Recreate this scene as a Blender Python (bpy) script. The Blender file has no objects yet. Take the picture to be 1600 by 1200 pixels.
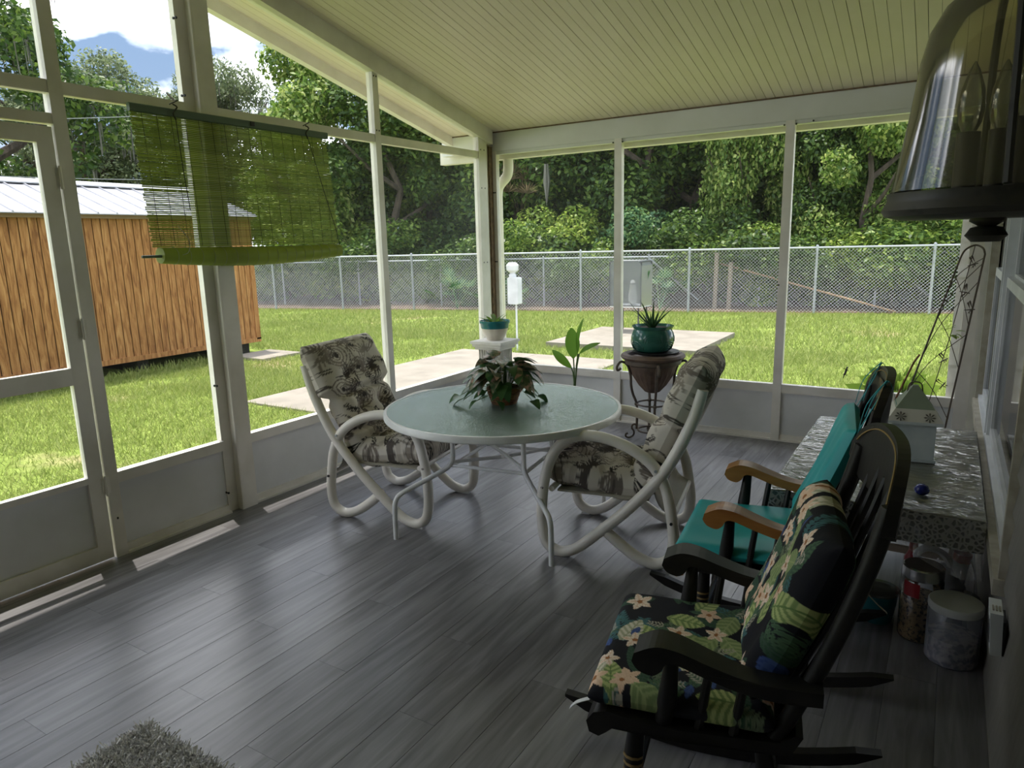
import bpy, math, random
import numpy as np
from mathutils import Vector, Matrix
PI = math.pi
rng = np.random.default_rng(7)
random.seed(7)
scene = bpy.context.scene
COL = scene.collection

# ------------------------------------------------------------------ camera
CAM = np.array([0., 0., 1.5])
YAW, PITCH, ROLL, FPX = -0.5576182, -0.2006538, -0.0250191, 1093.272
_f = np.array([math.sin(YAW)*math.cos(PITCH), math.cos(YAW)*math.cos(PITCH), math.sin(PITCH)])
_r0 = np.array([math.cos(YAW), -math.sin(YAW), 0.]); _u0 = np.cross(_r0, _f)
_r = _r0*math.cos(ROLL)+_u0*math.sin(ROLL); _u = -_r0*math.sin(ROLL)+_u0*math.cos(ROLL)
cd = bpy.data.cameras.new('camera'); cam = bpy.data.objects.new('camera', cd); COL.objects.link(cam)
cam.matrix_world = Matrix(((_r[0], _u[0], -_f[0], 0), (_r[1], _u[1], -_f[1], 0), (_r[2], _u[2], -_f[2], 1.5), (0, 0, 0, 1)))
cd.sensor_fit = 'HORIZONTAL'; cd.sensor_width = 36; cd.lens = FPX/1600*36; cd.clip_start = 0.02; cd.clip_end = 500
scene.camera = cam
def ray(x, y): return ((x-800)*_r+(600-y)*_u+FPX*_f)/FPX
def at_y(x, y, Y): d = ray(x, y); return CAM+d*(Y/d[1])
def at_z(x, y, z): d = ray(x, y); return CAM+d*((z-1.5)/d[2])
def at_x(x, y, X): d = ray(x, y); return CAM+d*(X/d[0])

# ------------------------------------------------------------------ sky, sun, exposure
SKY_STRENGTH, SUN_STRENGTH, EXPOSURE = 2.6, 2.9, 1.15
w = bpy.data.worlds.new('sky'); scene.world = w; w.use_nodes = True
nt = w.node_tree; nt.nodes.clear()
tc = nt.nodes.new('ShaderNodeTexCoord'); sx = nt.nodes.new('ShaderNodeSeparateXYZ'); nt.links.new(tc.outputs['Generated'], sx.inputs[0])
rp = nt.nodes.new('ShaderNodeValToRGB'); nt.links.new(sx.outputs[2], rp.inputs[0])
rp.color_ramp.elements[0].position = 0.0; rp.color_ramp.elements[0].color = (.085, .115, .155, 1)
rp.color_ramp.elements[1].position = 0.6; rp.color_ramp.elements[1].color = (.035, .07, .14, 1)
mp = nt.nodes.new('ShaderNodeMapping'); mp.inputs['Scale'].default_value = (2.2, 2.2, 4.5); mp.inputs['Location'].default_value = (1.9, .35, .9); nt.links.new(tc.outputs['Generated'], mp.inputs[0])
nz = nt.nodes.new('ShaderNodeTexNoise'); nz.inputs['Scale'].default_value = 1.3; nz.inputs['Detail'].default_value = 7; nt.links.new(mp.outputs[0], nz.inputs['Vector'])
cr = nt.nodes.new('ShaderNodeValToRGB'); nt.links.new(nz.outputs[0], cr.inputs[0])
cr.color_ramp.elements[0].position = .48; cr.color_ramp.elements[0].color = (0, 0, 0, 1); cr.color_ramp.elements[1].position = .64
mx = nt.nodes.new('ShaderNodeMix'); mx.data_type = 'RGBA'; nt.links.new(cr.outputs[0], mx.inputs['Factor']); nt.links.new(rp.outputs[0], mx.inputs['A']); mx.inputs['B'].default_value = (1.3, 1.31, 1.34, 1)
bg = nt.nodes.new('ShaderNodeBackground'); bg.inputs[1].default_value = SKY_STRENGTH; nt.links.new(mx.outputs['Result'], bg.inputs[0])
wo = nt.nodes.new('ShaderNodeOutputWorld'); nt.links.new(bg.outputs[0], wo.inputs[0])
ld = bpy.data.lights.new('sun', 'SUN'); ld.energy = SUN_STRENGTH; ld.color = (1, .95, .86); ld.angle = .0093
sun = bpy.data.objects.new('sun', ld); COL.objects.link(sun); sun.location = (-20, 8, 60)
el = math.radians(76)
sun.rotation_euler = Vector((.93*math.cos(el), -.37*math.cos(el), -math.sin(el))).to_track_quat('-Z', 'Y').to_euler()
vs = scene.view_settings
vs.view_transform = 'Standard'; vs.look = 'None'; vs.gamma = 1; vs.exposure = EXPOSURE; vs.use_curve_mapping = False

# ------------------------------------------------------------------ materials
MATS = {}
def _nodes(name):
    m = bpy.data.materials.new(name); m.use_nodes = True; n = m.node_tree; n.nodes.clear()
    o = n.nodes.new('ShaderNodeOutputMaterial'); p = n.nodes.new('ShaderNodeBsdfPrincipled'); n.links.new(p.outputs[0], o.inputs[0])
    MATS[name] = m
    return m, n, p, o
def _vec(n, scale, rnd=True):
    t = n.nodes.new('ShaderNodeTexCoord'); mp = n.nodes.new('ShaderNodeMapping'); mp.inputs['Scale'].default_value = scale
    n.links.new(t.outputs['Object'], mp.inputs[0])
    if rnd:
        oi = n.nodes.new('ShaderNodeObjectInfo'); mm = n.nodes.new('ShaderNodeMath'); mm.operation = 'MULTIPLY'; mm.inputs[1].default_value = 37
        n.links.new(oi.outputs['Random'], mm.inputs[0]); n.links.new(mm.outputs[0], mp.inputs['Location'])
    return mp.outputs[0]
def _ramp(n, fac, stops):
    r = n.nodes.new('ShaderNodeValToRGB'); n.links.new(fac, r.inputs[0]); e = r.color_ramp.elements
    while len(e) < len(stops): e.new(.5)
    for k, (p, c) in enumerate(stops): e[k].position = p; e[k].color = (*c, 1)
    return r.outputs[0]
def _noise(n, vec, scale, detail=4, dist=0):
    z = n.nodes.new('ShaderNodeTexNoise'); z.inputs['Scale'].default_value = scale; z.inputs['Detail'].default_value = detail; z.inputs['Distortion'].default_value = dist
    n.links.new(vec, z.inputs['Vector']); return z.outputs[0]
def _bump(n, p, h, s, d=.01):
    b = n.nodes.new('ShaderNodeBump'); b.inputs['Strength'].default_value = s; b.inputs['Distance'].default_value = d
    n.links.new(h, b.inputs['Height']); n.links.new(b.outputs[0], p.inputs['Normal'])
def mat(name, col, rough=.5, metal=0., col2=None, scale=6., stretch=(1, 1, 1), bump=0., spec=.5, detail=4, lo=.35, hi=.65, rnd=True):
    """plain or two-tone noise material"""
    m, n, p, o = _nodes(name)
    p.inputs['Roughness'].default_value = rough; p.inputs['Metallic'].default_value = metal; p.inputs['Specular IOR Level'].default_value = spec
    v = _vec(n, stretch, rnd); z = _noise(n, v, scale, detail)
    c2 = col2 or tuple(c*.86 for c in col)
    n.links.new(_ramp(n, z, [(lo, c2), (hi, col)]), p.inputs['Base Color'])
    if bump: _bump(n, p, z, bump)
    return m
def leaf_mat(name, c0, c1, c2, trans=.35, rough=.45):
    m, n, p, o = _nodes(name)
    g = n.nodes.new('ShaderNodeNewGeometry'); c = _ramp(n, g.outputs['Random Per Island'], [(0, c0), (.55, c1), (1, c2)])
    n.links.new(c, p.inputs['Base Color']); p.inputs['Roughness'].default_value = rough; p.inputs['Specular IOR Level'].default_value = .35
    t = n.nodes.new('ShaderNodeBsdfTranslucent'); n.links.new(c, t.inputs[0])
    x = n.nodes.new('ShaderNodeMixShader'); x.inputs[0].default_value = trans
    n.links.new(p.outputs[0], x.inputs[1]); n.links.new(t.outputs[0], x.inputs[2]); n.links.new(x.outputs[0], o.inputs[0])
    return m
def clear_mat(name, tint, opaque, col, rough=.1, gloss=.12):
    """thin see-through sheet: transparent + a share of diffuse film + fresnel gloss"""
    m, n, p, o = _nodes(name); n.nodes.remove(p)
    tr = n.nodes.new('ShaderNodeBsdfTransparent'); tr.inputs[0].default_value = (*tint, 1)
    df = n.nodes.new('ShaderNodeBsdfDiffuse'); df.inputs[0].default_value = (*col, 1)
    gl = n.nodes.new('ShaderNodeBsdfGlossy'); gl.inputs['Roughness'].default_value = rough
    a = n.nodes.new('ShaderNodeMixShader'); a.inputs[0].default_value = opaque; n.links.new(tr.outputs[0], a.inputs[1]); n.links.new(df.outputs[0], a.inputs[2])
    fr = n.nodes.new('ShaderNodeFresnel'); fr.inputs[0].default_value = 1.45
    mu = n.nodes.new('ShaderNodeMath'); mu.operation = 'MULTIPLY_ADD'; mu.inputs[1].default_value = .9; mu.inputs[2].default_value = gloss*.2; n.links.new(fr.outputs[0], mu.inputs[0])
    b = n.nodes.new('ShaderNodeMixShader'); n.links.new(mu.outputs[0], b.inputs[0]); n.links.new(a.outputs[0], b.inputs[1]); n.links.new(gl.outputs[0], b.inputs[2])
    n.links.new(b.outputs[0], o.inputs[0])
    return m, n, gl

mat('white_metal', (.84, .80, .73), .45, col2=(.72, .68, .60), scale=5, lo=.3, hi=.6)
mat('beam_white', (.74, .74, .69), .5, col2=(.68, .68, .62), scale=3)
mat('kick_panel', (.76, .76, .75), .5, col2=(.68, .68, .66), scale=4)
mat('ceiling_cream', (.80, .71, .60), .45, col2=(.75, .66, .54), scale=2.5)
mat('groove', (.25, .22, .16), .8)
mat('rust', (.22, .14, .08), .8, col2=(.12, .08, .05), scale=30)
mat('black_dot', (.02, .02, .02), .6)
mat('gutter', (.80, .76, .62), .5)
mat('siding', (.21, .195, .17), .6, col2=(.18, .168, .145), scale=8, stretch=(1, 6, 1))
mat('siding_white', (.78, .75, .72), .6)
mat('channel_tan', (.56, .49, .37), .6, col2=(.40, .32, .21), scale=10)
mat('trim_tan', (.42, .39, .31), .65, col2=(.30, .27, .20), scale=14)
mat('window_vinyl', (.62, .64, .66), .4)
# vinyl floor plank
m, n, p, o = _nodes('plank'); v = _vec(n, (14, 1.1, 1)); z = _noise(n, v, 2.2, 8, .6); v2 = _vec(n, (2.2, .7, 1)); z2 = _noise(n, v2, 1.6, 3)
ma = n.nodes.new('ShaderNodeMath'); ma.operation = 'MULTIPLY_ADD'; ma.inputs[1].default_value = .55; n.links.new(z, ma.inputs[0])
mb = n.nodes.new('ShaderNodeMath'); mb.operation = 'MULTIPLY'; mb.inputs[1].default_value = .5; n.links.new(z2, mb.inputs[0]); n.links.new(mb.outputs[0], ma.inputs[2])
n.links.new(_ramp(n, ma.outputs[0], [(.36, (.10, .096, .10)), (.52, (.18, .175, .182)), (.68, (.27, .265, .275))]), p.inputs['Base Color'])
p.inputs['Roughness'].default_value = .33; _bump(n, p, z, .06)
clear_mat('screen', (1, 1, 1), .05, (.10, .10, .10), .6, 0)
m, n, gl = clear_mat('window_glass', (.35, .38, .38), .04, (.1, .1, .1), .02, .5)

# ------------------------------------------------------------------ mesh helpers
class MB:
    def __init__(s, org=(0, 0, 0)): s.v = []; s.f = []; s.org = org
    def add(s, vs, fs):
        b = len(s.v); s.v += [tuple(map(float, q)) for q in vs]; s.f += [tuple(i+b for i in f) for f in fs]; return s
    def box(s, a, b):
        x0, y0, z0 = a; x1, y1, z1 = b
        return s.add([(x0, y0, z0), (x1, y0, z0), (x1, y1, z0), (x0, y1, z0), (x0, y0, z1), (x1, y0, z1), (x1, y1, z1), (x0, y1, z1)],
                     [(3, 2, 1, 0), (4, 5, 6, 7), (0, 1, 5, 4), (1, 2, 6, 5), (2, 3, 7, 6), (3, 0, 4, 7)])
    def hexa(s, P):  # 8 points, bottom ring then top ring
        return s.add(P, [(3, 2, 1, 0), (4, 5, 6, 7), (0, 1, 5, 4), (1, 2, 6, 5), (2, 3, 7, 6), (3, 0, 4, 7)])
    def bbox(s, a, b, c):  # box with chamfer c on all long edges (chamfered in x and z)
        x0, y0, z0 = a; x1, y1, z1 = b
        pr = [(x0+c, z0), (x1-c, z0), (x1, z0+c), (x1, z1-c), (x1-c, z1), (x0+c, z1), (x0, z1-c), (x0, z0+c)]
        return s.add([(x, y0, z) for x, z in pr]+[(x, y1, z) for x, z in pr], [tuple(range(8)), tuple(range(15, 7, -1))]+[(i, (i+8), (i+1) % 8+8, (i+1) % 8) for i in range(8)])
    def prism(s, poly, fn0, fn1):
        k = len(poly)
        return s.add([fn0(*q) for q in poly]+[fn1(*q) for q in poly], [tuple(range(k))[::-1], tuple(range(k, 2*k))]+[(i, (i+1) % k, (i+1) % k+k, i+k) for i in range(k)])
    def tube(s, pts, r, n=8, closed=False, cap=True):
        P = [np.array(q, float) for q in pts]; K = len(P); rr = r if hasattr(r, '__len__') else [r]*K
        vs = []; up = None
        for i in range(K):
            a = P[i-1] if (i > 0 or closed) else P[i]; b = P[(i+1) % K] if (i < K-1 or closed) else P[i]
            t = b-a; t = t/(np.linalg.norm(t)+1e-12)
            if up is None:
                q = np.array([0, 0, 1.]) if abs(t[2]) < .9 else np.array([1., 0, 0]); up = q
            x = np.cross(up, t); nx = np.linalg.norm(x)
            if nx < 1e-6: x = np.cross(np.array([.3, 1, .2]), t); nx = np.linalg.norm(x)
            x /= nx; y = np.cross(t, x); up = y
            for k in range(n):
                a_ = 2*PI*k/n; vs.append(P[i]+rr[i]*(math.cos(a_)*x+math.sin(a_)*y))
        fs = []
        for i in range(K if closed else K-1):
            j = (i+1) % K
            for k in range(n): fs.append((i*n+k, i*n+(k+1) % n, j*n+(k+1) % n, j*n+k))
        if cap and not closed: fs += [tuple(range(n))[::-1], tuple(range((K-1)*n, K*n))]
        return s.add(vs, fs)
    def lathe(s, prof, c=(0, 0, 0), n=24, wob=None):
        K = len(prof); vs = []
        for r, z in prof:
            for k in range(n):
                a = 2*PI*k/n; q = r*(wob(a, z) if wob else 1); vs.append((c[0]+q*math.cos(a), c[1]+q*math.sin(a), c[2]+z))
        fs = [(i*n+k, i*n+(k+1) % n, (i+1)*n+(k+1) % n, (i+1)*n+k) for i in range(K-1) for k in range(n)]
        fs += [tuple(range(n))[::-1], tuple(range((K-1)*n, K*n))]
        return s.add(vs, fs)
    def ball(s, c, r, n=10, m=6):
        return s.lathe([(max(1e-4, r*math.sin(PI*i/m)), -r*math.cos(PI*i/m)) for i in range(m+1)], c, n)
    def me(s, name, m, smooth=False):
        me = bpy.data.meshes.new(name); o = s.org
        me.from_pydata([(a-o[0], b-o[1], c-o[2]) for a, b, c in s.v], [], s.f); me.materials.append(MATS[m])
        if smooth:
            me.polygons.foreach_set('use_smooth', [True]*len(me.polygons)); me.set_sharp_from_angle(angle=math.radians(42))
        return me
    def build(s, name, m, parent=None, smooth=False):
        return link(name, s.me(name, m, smooth), parent)
def link(name, me, parent=None, loc=None, rot=None, scale=None):
    o = bpy.data.objects.new(name, me); COL.objects.link(o); o.parent = parent
    if loc is not None: o.location = loc
    if rot is not None: o.rotation_euler = rot
    if scale is not None: o.scale = scale
    return o
def np_mesh(name, V, F, m, smooth=False):
    me = bpy.data.meshes.new(name); V = np.asarray(V, np.float32); F = np.asarray(F, np.int32); k = F.shape[1]
    me.vertices.add(len(V)); me.vertices.foreach_set('co', V.ravel()); me.loops.add(F.size); me.loops.foreach_set('vertex_index', F.ravel())
    me.polygons.add(len(F)); me.polygons.foreach_set('loop_start', np.arange(0, F.size, k, dtype=np.int32))
    if smooth: me.polygons.foreach_set('use_smooth', np.ones(len(F), bool))
    me.update(calc_edges=True); me.materials.append(MATS[m]); return me
def thing(name, label, cat, loc=(0, 0, 0), rz=0, group=None):
    o = bpy.data.objects.new(name, None); COL.objects.link(o); o.empty_display_size = .1
    o.location = loc; o.rotation_euler = (0, 0, rz); o['label'] = label; o['category'] = cat
    if group: o['group'] = group
    return o
def tag(o, label, cat, group=None):
    o['label'] = label; o['category'] = cat
    if group: o['group'] = group
    return o
def struct(name, me_or_none, label=None, loc=(0, 0, 0)):
    o = bpy.data.objects.new(name, me_or_none); COL.objects.link(o); o.location = loc; o['kind'] = 'structure'
    if label: o['label'] = label
    return o
def sub(o, label): o['label'] = label; return o
def spline(pts, per=6, closed=False):
    P = [np.array(q, float) for q in pts]; K = len(P); out = []
    for i in range(K if closed else K-1):
        g = lambda j: P[j % K] if closed else P[min(max(j, 0), K-1)]
        a, b, c, d = g(i-1), g(i), g(i+1), g(i+2)
        for k in range(per):
            t = k/per; out.append(.5*((2*b)+(-a+c)*t+(2*a-5*b+4*c-d)*t*t+(-a+3*b-3*c+d)*t**3))
    if not closed: out.append(P[-1])
    return out
# ================================================================== THE PORCH
LX, FY, RX, BY = -3.42, 5.28, .215, -1.0     # inner faces of the walls
G = -.06                                     # ground level outside
def ceil_z(y): return 2.42+.2305*(5.28-y)
# ---- floor
fl = struct('floor', MB().box((-3.50, BY, -.12), (RX+.02, FY+.06, -.012)).me('floor', 'groove'))
PW = .15
pl_me = MB().bbox((-PW/2+.0004, -.61, -.012), (PW/2-.0004, .61, 0), .0007).me('plank', 'plank')
x = -3.37-PW/2; col = 0
while x < RX:
    off = (col*.43) % 1.22; y = BY-off
    while y < FY:
        a, b = max(y, BY), min(y+1.22, FY); x0, x1 = max(x-PW/2, LX-.03), min(x+PW/2, RX)
        if b-a > .03 and x1-x0 > .02:
            sc = ((x1-x0)/PW, (b-a-.0008)/1.22, 1)
            link('plank', pl_me, fl, ((x0+x1)/2, (a+b)/2, 0), (0, 0, 0), sc)
        y += 1.22
    x += PW; col += 1
# ---- ceiling strips, roof
zc0, zc1 = ceil_z(BY), ceil_z(FY+.02)
def slope_box(x0, x1, y0, y1, d0, d1, m=None):   # sheet that follows the ceiling pitch; d0..d1 above the ceiling plane
    m = m or MB()
    return m.hexa([(x0, y0, ceil_z(y0)+d0), (x1, y0, ceil_z(y0)+d0), (x1, y1, ceil_z(y1)+d0), (x0, y1, ceil_z(y1)+d0),
                   (x0, y0, ceil_z(y0)+d1), (x1, y0, ceil_z(y0)+d1), (x1, y1, ceil_z(y1)+d1), (x0, y1, ceil_z(y1)+d1)])
ce = struct('ceiling', slope_box(-3.90, .30, BY, FY+.10, .008, .05).me('ceiling', 'groove'))
SW = .0605
strips = [slope_box(-SW/2+g, SW/2-g, BY, FY, 0, .012).me('ceiling_strip', 'ceiling_cream') for g in (.0012, .0022)]
k = 0; x = -3.865
while x < RX+.03:
    link('ceiling_strip', strips[1 if k % 5 == 0 else 0], ce, (x, 0, 0)); x += SW; k += 1
rf = struct('roof', slope_box(-3.905, .6, BY-.3, FY+.26, .05, .09).me('roof', 'beam_white'))
rk = slope_box(-3.905, -3.85, BY, FY+.05, -.075, .05).build('rake_beam', 'white_metal', rf)
# ---- left wall of screens
wl = struct('wall_left', None)
def post(par, a, b, m='white_metal', name='post'): return MB().box(a, b).build(name, m, par)
def dots(par, pts, ax):
    for (q) in pts:
        m = MB(); r = .0065
        d = np.array(ax)*.004; m.tube([np.array(q)-d, np.array(q)+d], r, 6); m.build('screw', 'black_dot', par)
zt = lambda y: ceil_z(y)-.10
def lpost(y0, y1, x0=-3.475, x1=LX, z1=None):
    z1 = zt(y0) if z1 is None else z1
    o = MB().hexa([(x0, y0, 0), (x1, y0, 0), (x1, y1, 0), (x0, y1, 0), (x0, y0, z1), (x1, y0, z1), (x1, y1, z1-.2305*(y1-y0)), (x0, y1, z1-.2305*(y1-y0))]).build('post', 'white_metal', wl)
    return o
pst = {}
pst['door'] = lpost(1.715, 1.775)
pst['big'] = lpost(2.45, 2.555, -3.485, -3.405)
lpost(2.385, 2.45, -3.485, -3.445)
MB().box((-3.41, 2.452, 0), (-3.403, 2.462, zt(2.46))).build('post_lip', 'white_metal', pst['big'])
pst['mid'] = lpost(3.80, 3.855)
pst['latch'] = lpost(.76, .82)
lpost(-.35, -.29)
pst['corner'] = MB().box((-3.475, 5.05, 0), (LX, 5.17, ceil_z(5.17)-.02)).build('post', 'white_metal', wl)
MB().box((-3.475, 5.17, 0), (-3.45, 5.28, ceil_z(5.28)-.01)).build('corner_channel', 'channel_tan', wl)
# sloped gable beam on top of the wall
slope_box(-3.48, -3.40, BY, FY-.04, -.115, .004).build('gable_beam', 'white_metal', wl)
bays = [(-.29, .76), (1.775, 2.385), (2.555, 3.80), (3.855, 5.05)]
for (a, b) in bays+[(.82, 1.715)]:
    MB().box((-3.47, a, 2.19), (-3.425, b, 2.245)).build('mid_rail', 'white_metal', wl)
for (a, b) in bays:
    MB().box((-3.475, a, .375), (-3.425, b, .43)).build('sill_rail', 'white_metal', wl)
    MB().box((-3.46, a, .03), (-3.452, b, .376)).build('kick_panel', 'kick_panel', wl)
    MB().box((-3.475, a, -.005), (-3.415, b, .012)).box((-3.465, a, .012), (-3.435, b, .045)).build('base_channel', 'white_metal', wl)
MB().box((-3.475, .82, 2.06), (-3.425, 1.715, 2.105)).build('door_header', 'white_metal', wl)
def lscreen(a, b, z0, z1a, z1b=None):
    z1b = z1a if z1b is None else z1b
    MB().add([(-3.447, a, z0), (-3.447, b, z0), (-3.447, b, z1b), (-3.447, a, z1a)], [(0, 1, 2, 3)]).build('screen', 'screen', wl)
for (a, b) in bays:
    lscreen(a, b, .43, 2.19); lscreen(a, b, 2.245, zt(a), zt(b))
lscreen(.82, 1.715, 2.105, 2.19); lscreen(.82, 1.715, 2.245, zt(.82), zt(1.715))
xs = LX+.001
dots(pst['mid'], [(xs-.004, y, z) for y in (3.815, 3.84) for z in (2.27, 2.62, 2.66)], (1, 0, 0))
dots(pst['corner'], [(xs-.004, y, z) for y in (5.08, 5.13) for z in (2.26, 2.38, 1.95, 1.33)], (1, 0, 0))
dots(pst['door'], [(-3.45, 1.777, z) for z in (2.27, 2.6)]+[(xs-.004, 1.745, .2)], (0, 1, 0))
dots(pst['big'], [(-3.43-.02*k, 2.383, z) for z in (2.28, 2.65, .75, .12) for k in (0, 1)], (0, 1, 0))
# ---- screen door
d1 = struct('door_1', None)
DY0, DY1 = .835, 1.703; dx0, dx1 = -3.452, -3.418
for a, b in ((DY0, DY0+.07), (DY1-.07, DY1)): MB().box((dx0, a, .012), (dx1, b, 2.045)).build('stile', 'white_metal', d1)
for z0, z1 in ((.012, .09), (.41, .44), (.895, .975), (1.975, 2.045)):
    MB().box((dx0, DY0+.07, z0), (dx1, DY1-.07, z1)).build('rail', 'white_metal', d1)
MB().box((-3.440, DY0+.07, .09), (-3.432, DY1-.07, .41)).build('kick_panel', 'kick_panel', d1)
for z0, z1 in ((.44, .895), (.975, 1.975)):
    MB().add([(-3.436, DY0+.07, z0), (-3.436, DY1-.07, z0), (-3.436, DY1-.07, z1), (-3.436, DY0+.07, z1)], [(0, 1, 2, 3)]).build('screen', 'screen', d1)
for z in (.33, 1.1, 1.78):
    h = MB(); h.tube([(-3.412, 1.709, z), (-3.412, 1.709, z+.10)], .0075, 8).box((-3.419, 1.69, z+.01), (-3.416, 1.73, z+.09)); h.build('hinge', 'white_metal', d1)
MB().box((-3.416, .85, 1.0), (-3.37, .87, 1.12)).box((-3.40, .85, 1.04), (-3.385, .98, 1.06)).build('door_handle', 'black_dot', d1)
# ---- far wall of screens
wf = struct('wall_far', None)
MB().box((-3.97, FY, 2.262), (RX+.05, FY+.08, ceil_z(FY)+.012)).build('header_beam', 'beam_white', wf)
MB().box((-3.40, FY+.012, 2.236), (RX, FY+.06, 2.262)).build('header_channel', 'beam_white', wf)
MB().box((-3.93, FY-.006, 2.412), (RX, FY, 2.424)).build('rust_line', 'rust', wf)
fp = [(-3.475, -3.40), (-2.30, -2.24), (-1.036, -.976), (.095, .172)]
fpo = [MB().box((a, FY, 0), (b, FY+.05, 2.262)).build('post', 'white_metal', wf) for a, b in fp]
MB().box((-3.448, FY-.05, 0), (-3.436, FY, 2.30)).build('corner_channel', 'rust', wf)
for (a, b) in ((-3.40, -2.30), (-2.24, -1.036), (-.976, .095)):
    MB().box((a, FY+.004, .365), (b, FY+.05, .428)).build('sill_rail', 'white_metal', wf)
    MB().box((a, FY+.022, .04), (b, FY+.03, .366)).build('kick_panel', 'kick_panel', wf)
    MB().box((a, FY-.002, -.005), (b, FY+.05, .014)).box((a, FY+.012, .014), (b, FY+.04, .05)).build('base_channel', 'white_metal', wf)
    MB().add([(a, FY+.034, .43), (b, FY+.034, .43), (b, FY+.034, 2.24), (a, FY+.034, 2.24)], [(0, 1, 2, 3)]).build('screen', 'screen', wf)
dots(fpo[0], [(x_, FY-.001, z) for x_ in (-3.43, -3.415) for z in (1.92, 1.33)], (0, 1, 0))
dots(fpo[1], [(x_, FY-.001, 2.235) for x_ in (-2.31, -2.232)], (0, 1, 0)); dots(fpo[2], [(x_, FY-.001, 2.235) for x_ in (-1.045, -.968)]+[(-.86, FY-.001, 2.245), (-1.03, FY-.001, 1.15)], (0, 1, 0))
# gutter and downspout outside the far wall
gu = thing('gutter', 'cream rain gutter running along the far eave above the screens', 'gutter', (-1.9, 5.45, 2.2))
go = (-1.9, 5.45, 2.2)
gp = [(5.385, 2.33), (5.385, 2.205), (5.46, 2.205), (5.50, 2.25), (5.52, 2.33), (5.512, 2.33), (5.492, 2.256), (5.456, 2.213), (5.393, 2.213), (5.393, 2.33)]
MB(go).prism(gp, lambda a, b: (-4.07, a, b), lambda a, b: (.3, a, b)).build('trough', 'gutter', gu)
MB(go).prism(gp[:5], lambda a, b: (-4.075, a, b), lambda a, b: (-4.069, a, b)).build('end_cap', 'gutter', gu)
ds = thing('downspout', 'cream downspout with curved elbow beside the corner post', 'downspout', (-3.47, 5.42, G))
dsp = spline([(-3.37, 5.43, 2.22), (-3.37, 5.43, 2.12), (-3.39, 5.43, 2.06), (-3.46, 5.43, 1.995), (-3.485, 5.43, 1.93), (-3.487, 5.43, 1.8)], 6)+[(-3.487, 5.43, .15), (-3.487, 5.43, .08)]
MB((-3.47, 5.42, G)).tube(dsp, .044, 12).build('pipe', 'gutter', ds, True)
MB((-3.47, 5.42, G)).tube([(-3.487, 5.43, .09), (-3.487, 5.45, .03), (-3.487, 5.60, -.02)], .044, 12).build('outlet', 'gutter', ds, True)
for z in (.5, 1.5): MB((-3.47, 5.42, G)).box((-3.527, 5.39, z), (-3.447, 5.47, z+.025)).build('strap', 'gutter', ds)
# ---- right wall: lap siding with a long window
wr = struct('wall_right', None)
WY0, WY1, WZ0, WZ1 = 2.42, 5.10, .48, 2.05
lapm = {}
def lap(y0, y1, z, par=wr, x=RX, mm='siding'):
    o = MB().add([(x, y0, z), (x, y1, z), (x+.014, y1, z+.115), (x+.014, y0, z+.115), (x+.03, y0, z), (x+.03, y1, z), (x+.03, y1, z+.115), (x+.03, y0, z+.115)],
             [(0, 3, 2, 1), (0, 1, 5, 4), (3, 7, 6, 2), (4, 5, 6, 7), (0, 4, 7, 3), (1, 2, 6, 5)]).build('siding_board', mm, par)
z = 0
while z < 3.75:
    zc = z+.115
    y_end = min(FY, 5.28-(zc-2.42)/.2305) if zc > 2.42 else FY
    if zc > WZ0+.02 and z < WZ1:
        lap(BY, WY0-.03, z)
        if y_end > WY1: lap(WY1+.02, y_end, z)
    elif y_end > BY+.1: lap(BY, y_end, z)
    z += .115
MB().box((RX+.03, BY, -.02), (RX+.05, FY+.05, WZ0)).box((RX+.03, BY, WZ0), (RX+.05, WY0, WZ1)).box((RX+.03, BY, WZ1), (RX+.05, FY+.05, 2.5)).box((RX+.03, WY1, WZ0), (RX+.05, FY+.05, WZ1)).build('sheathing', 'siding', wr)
wi = struct('window_1', None)
MB().box((.188, WY0-.04, WZ0-.05), (RX+.02, WY1+.02, WZ0)).build('sill_trim', 'trim_tan', wi)
MB().box((.20, WY0-.03, WZ0-.0), (RX+.04, WY0, WZ1)).build('jamb_trim', 'trim_tan', wi)
MB().box((.20, WY1, WZ0-.0), (RX+.04, WY1+.03, WZ1)).build('jamb_trim', 'trim_tan', wi)
MB().box((.20, WY0-.03, WZ1), (RX+.04, WY1+.03, WZ1+.05)).build('head_trim', 'trim_tan', wi)
MB().box((RX, WY0, WZ0), (.30, WY1, WZ0+.025)).build('sill', 'window_vinyl', wi)
ym = 4.12
for (a, b) in ((WY0, ym-.05), (ym+.05, WY1)):
    for (z0, z1, xo) in ((WZ0+.025, 1.28, .235), (1.25, WZ1, .262)):
        s = MB()
        s.box((xo, a, z0), (xo+.03, a+.045, z1)).box((xo, b-.045, z0), (xo+.03, b, z1)).box((xo, a+.045, z0), (xo+.03, b-.045, z0+.045)).box((xo, a+.045, z1-.045), (xo+.03, b-.045, z1))
        so = s.build('sash', 'window_vinyl', wi)
        MB().box((xo+.012, a+.045, z0+.045), (xo+.016, b-.045, z1-.045)).build('pane', 'window_glass', so)
MB().box((.222, ym-.05, WZ0+.02), (.30, ym+.05, WZ1)).box((.215, ym-.012, WZ0+.02), (.224, ym+.012, WZ1)).build('mullion', 'window_vinyl', wi)
MB().box((.32, WY0-.2, .2), (.34, WY1+.2, 2.4)).build('dark_room_sheet', 'black_dot', wi)  # black sheet standing in for the unlit interior behind the panes
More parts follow.
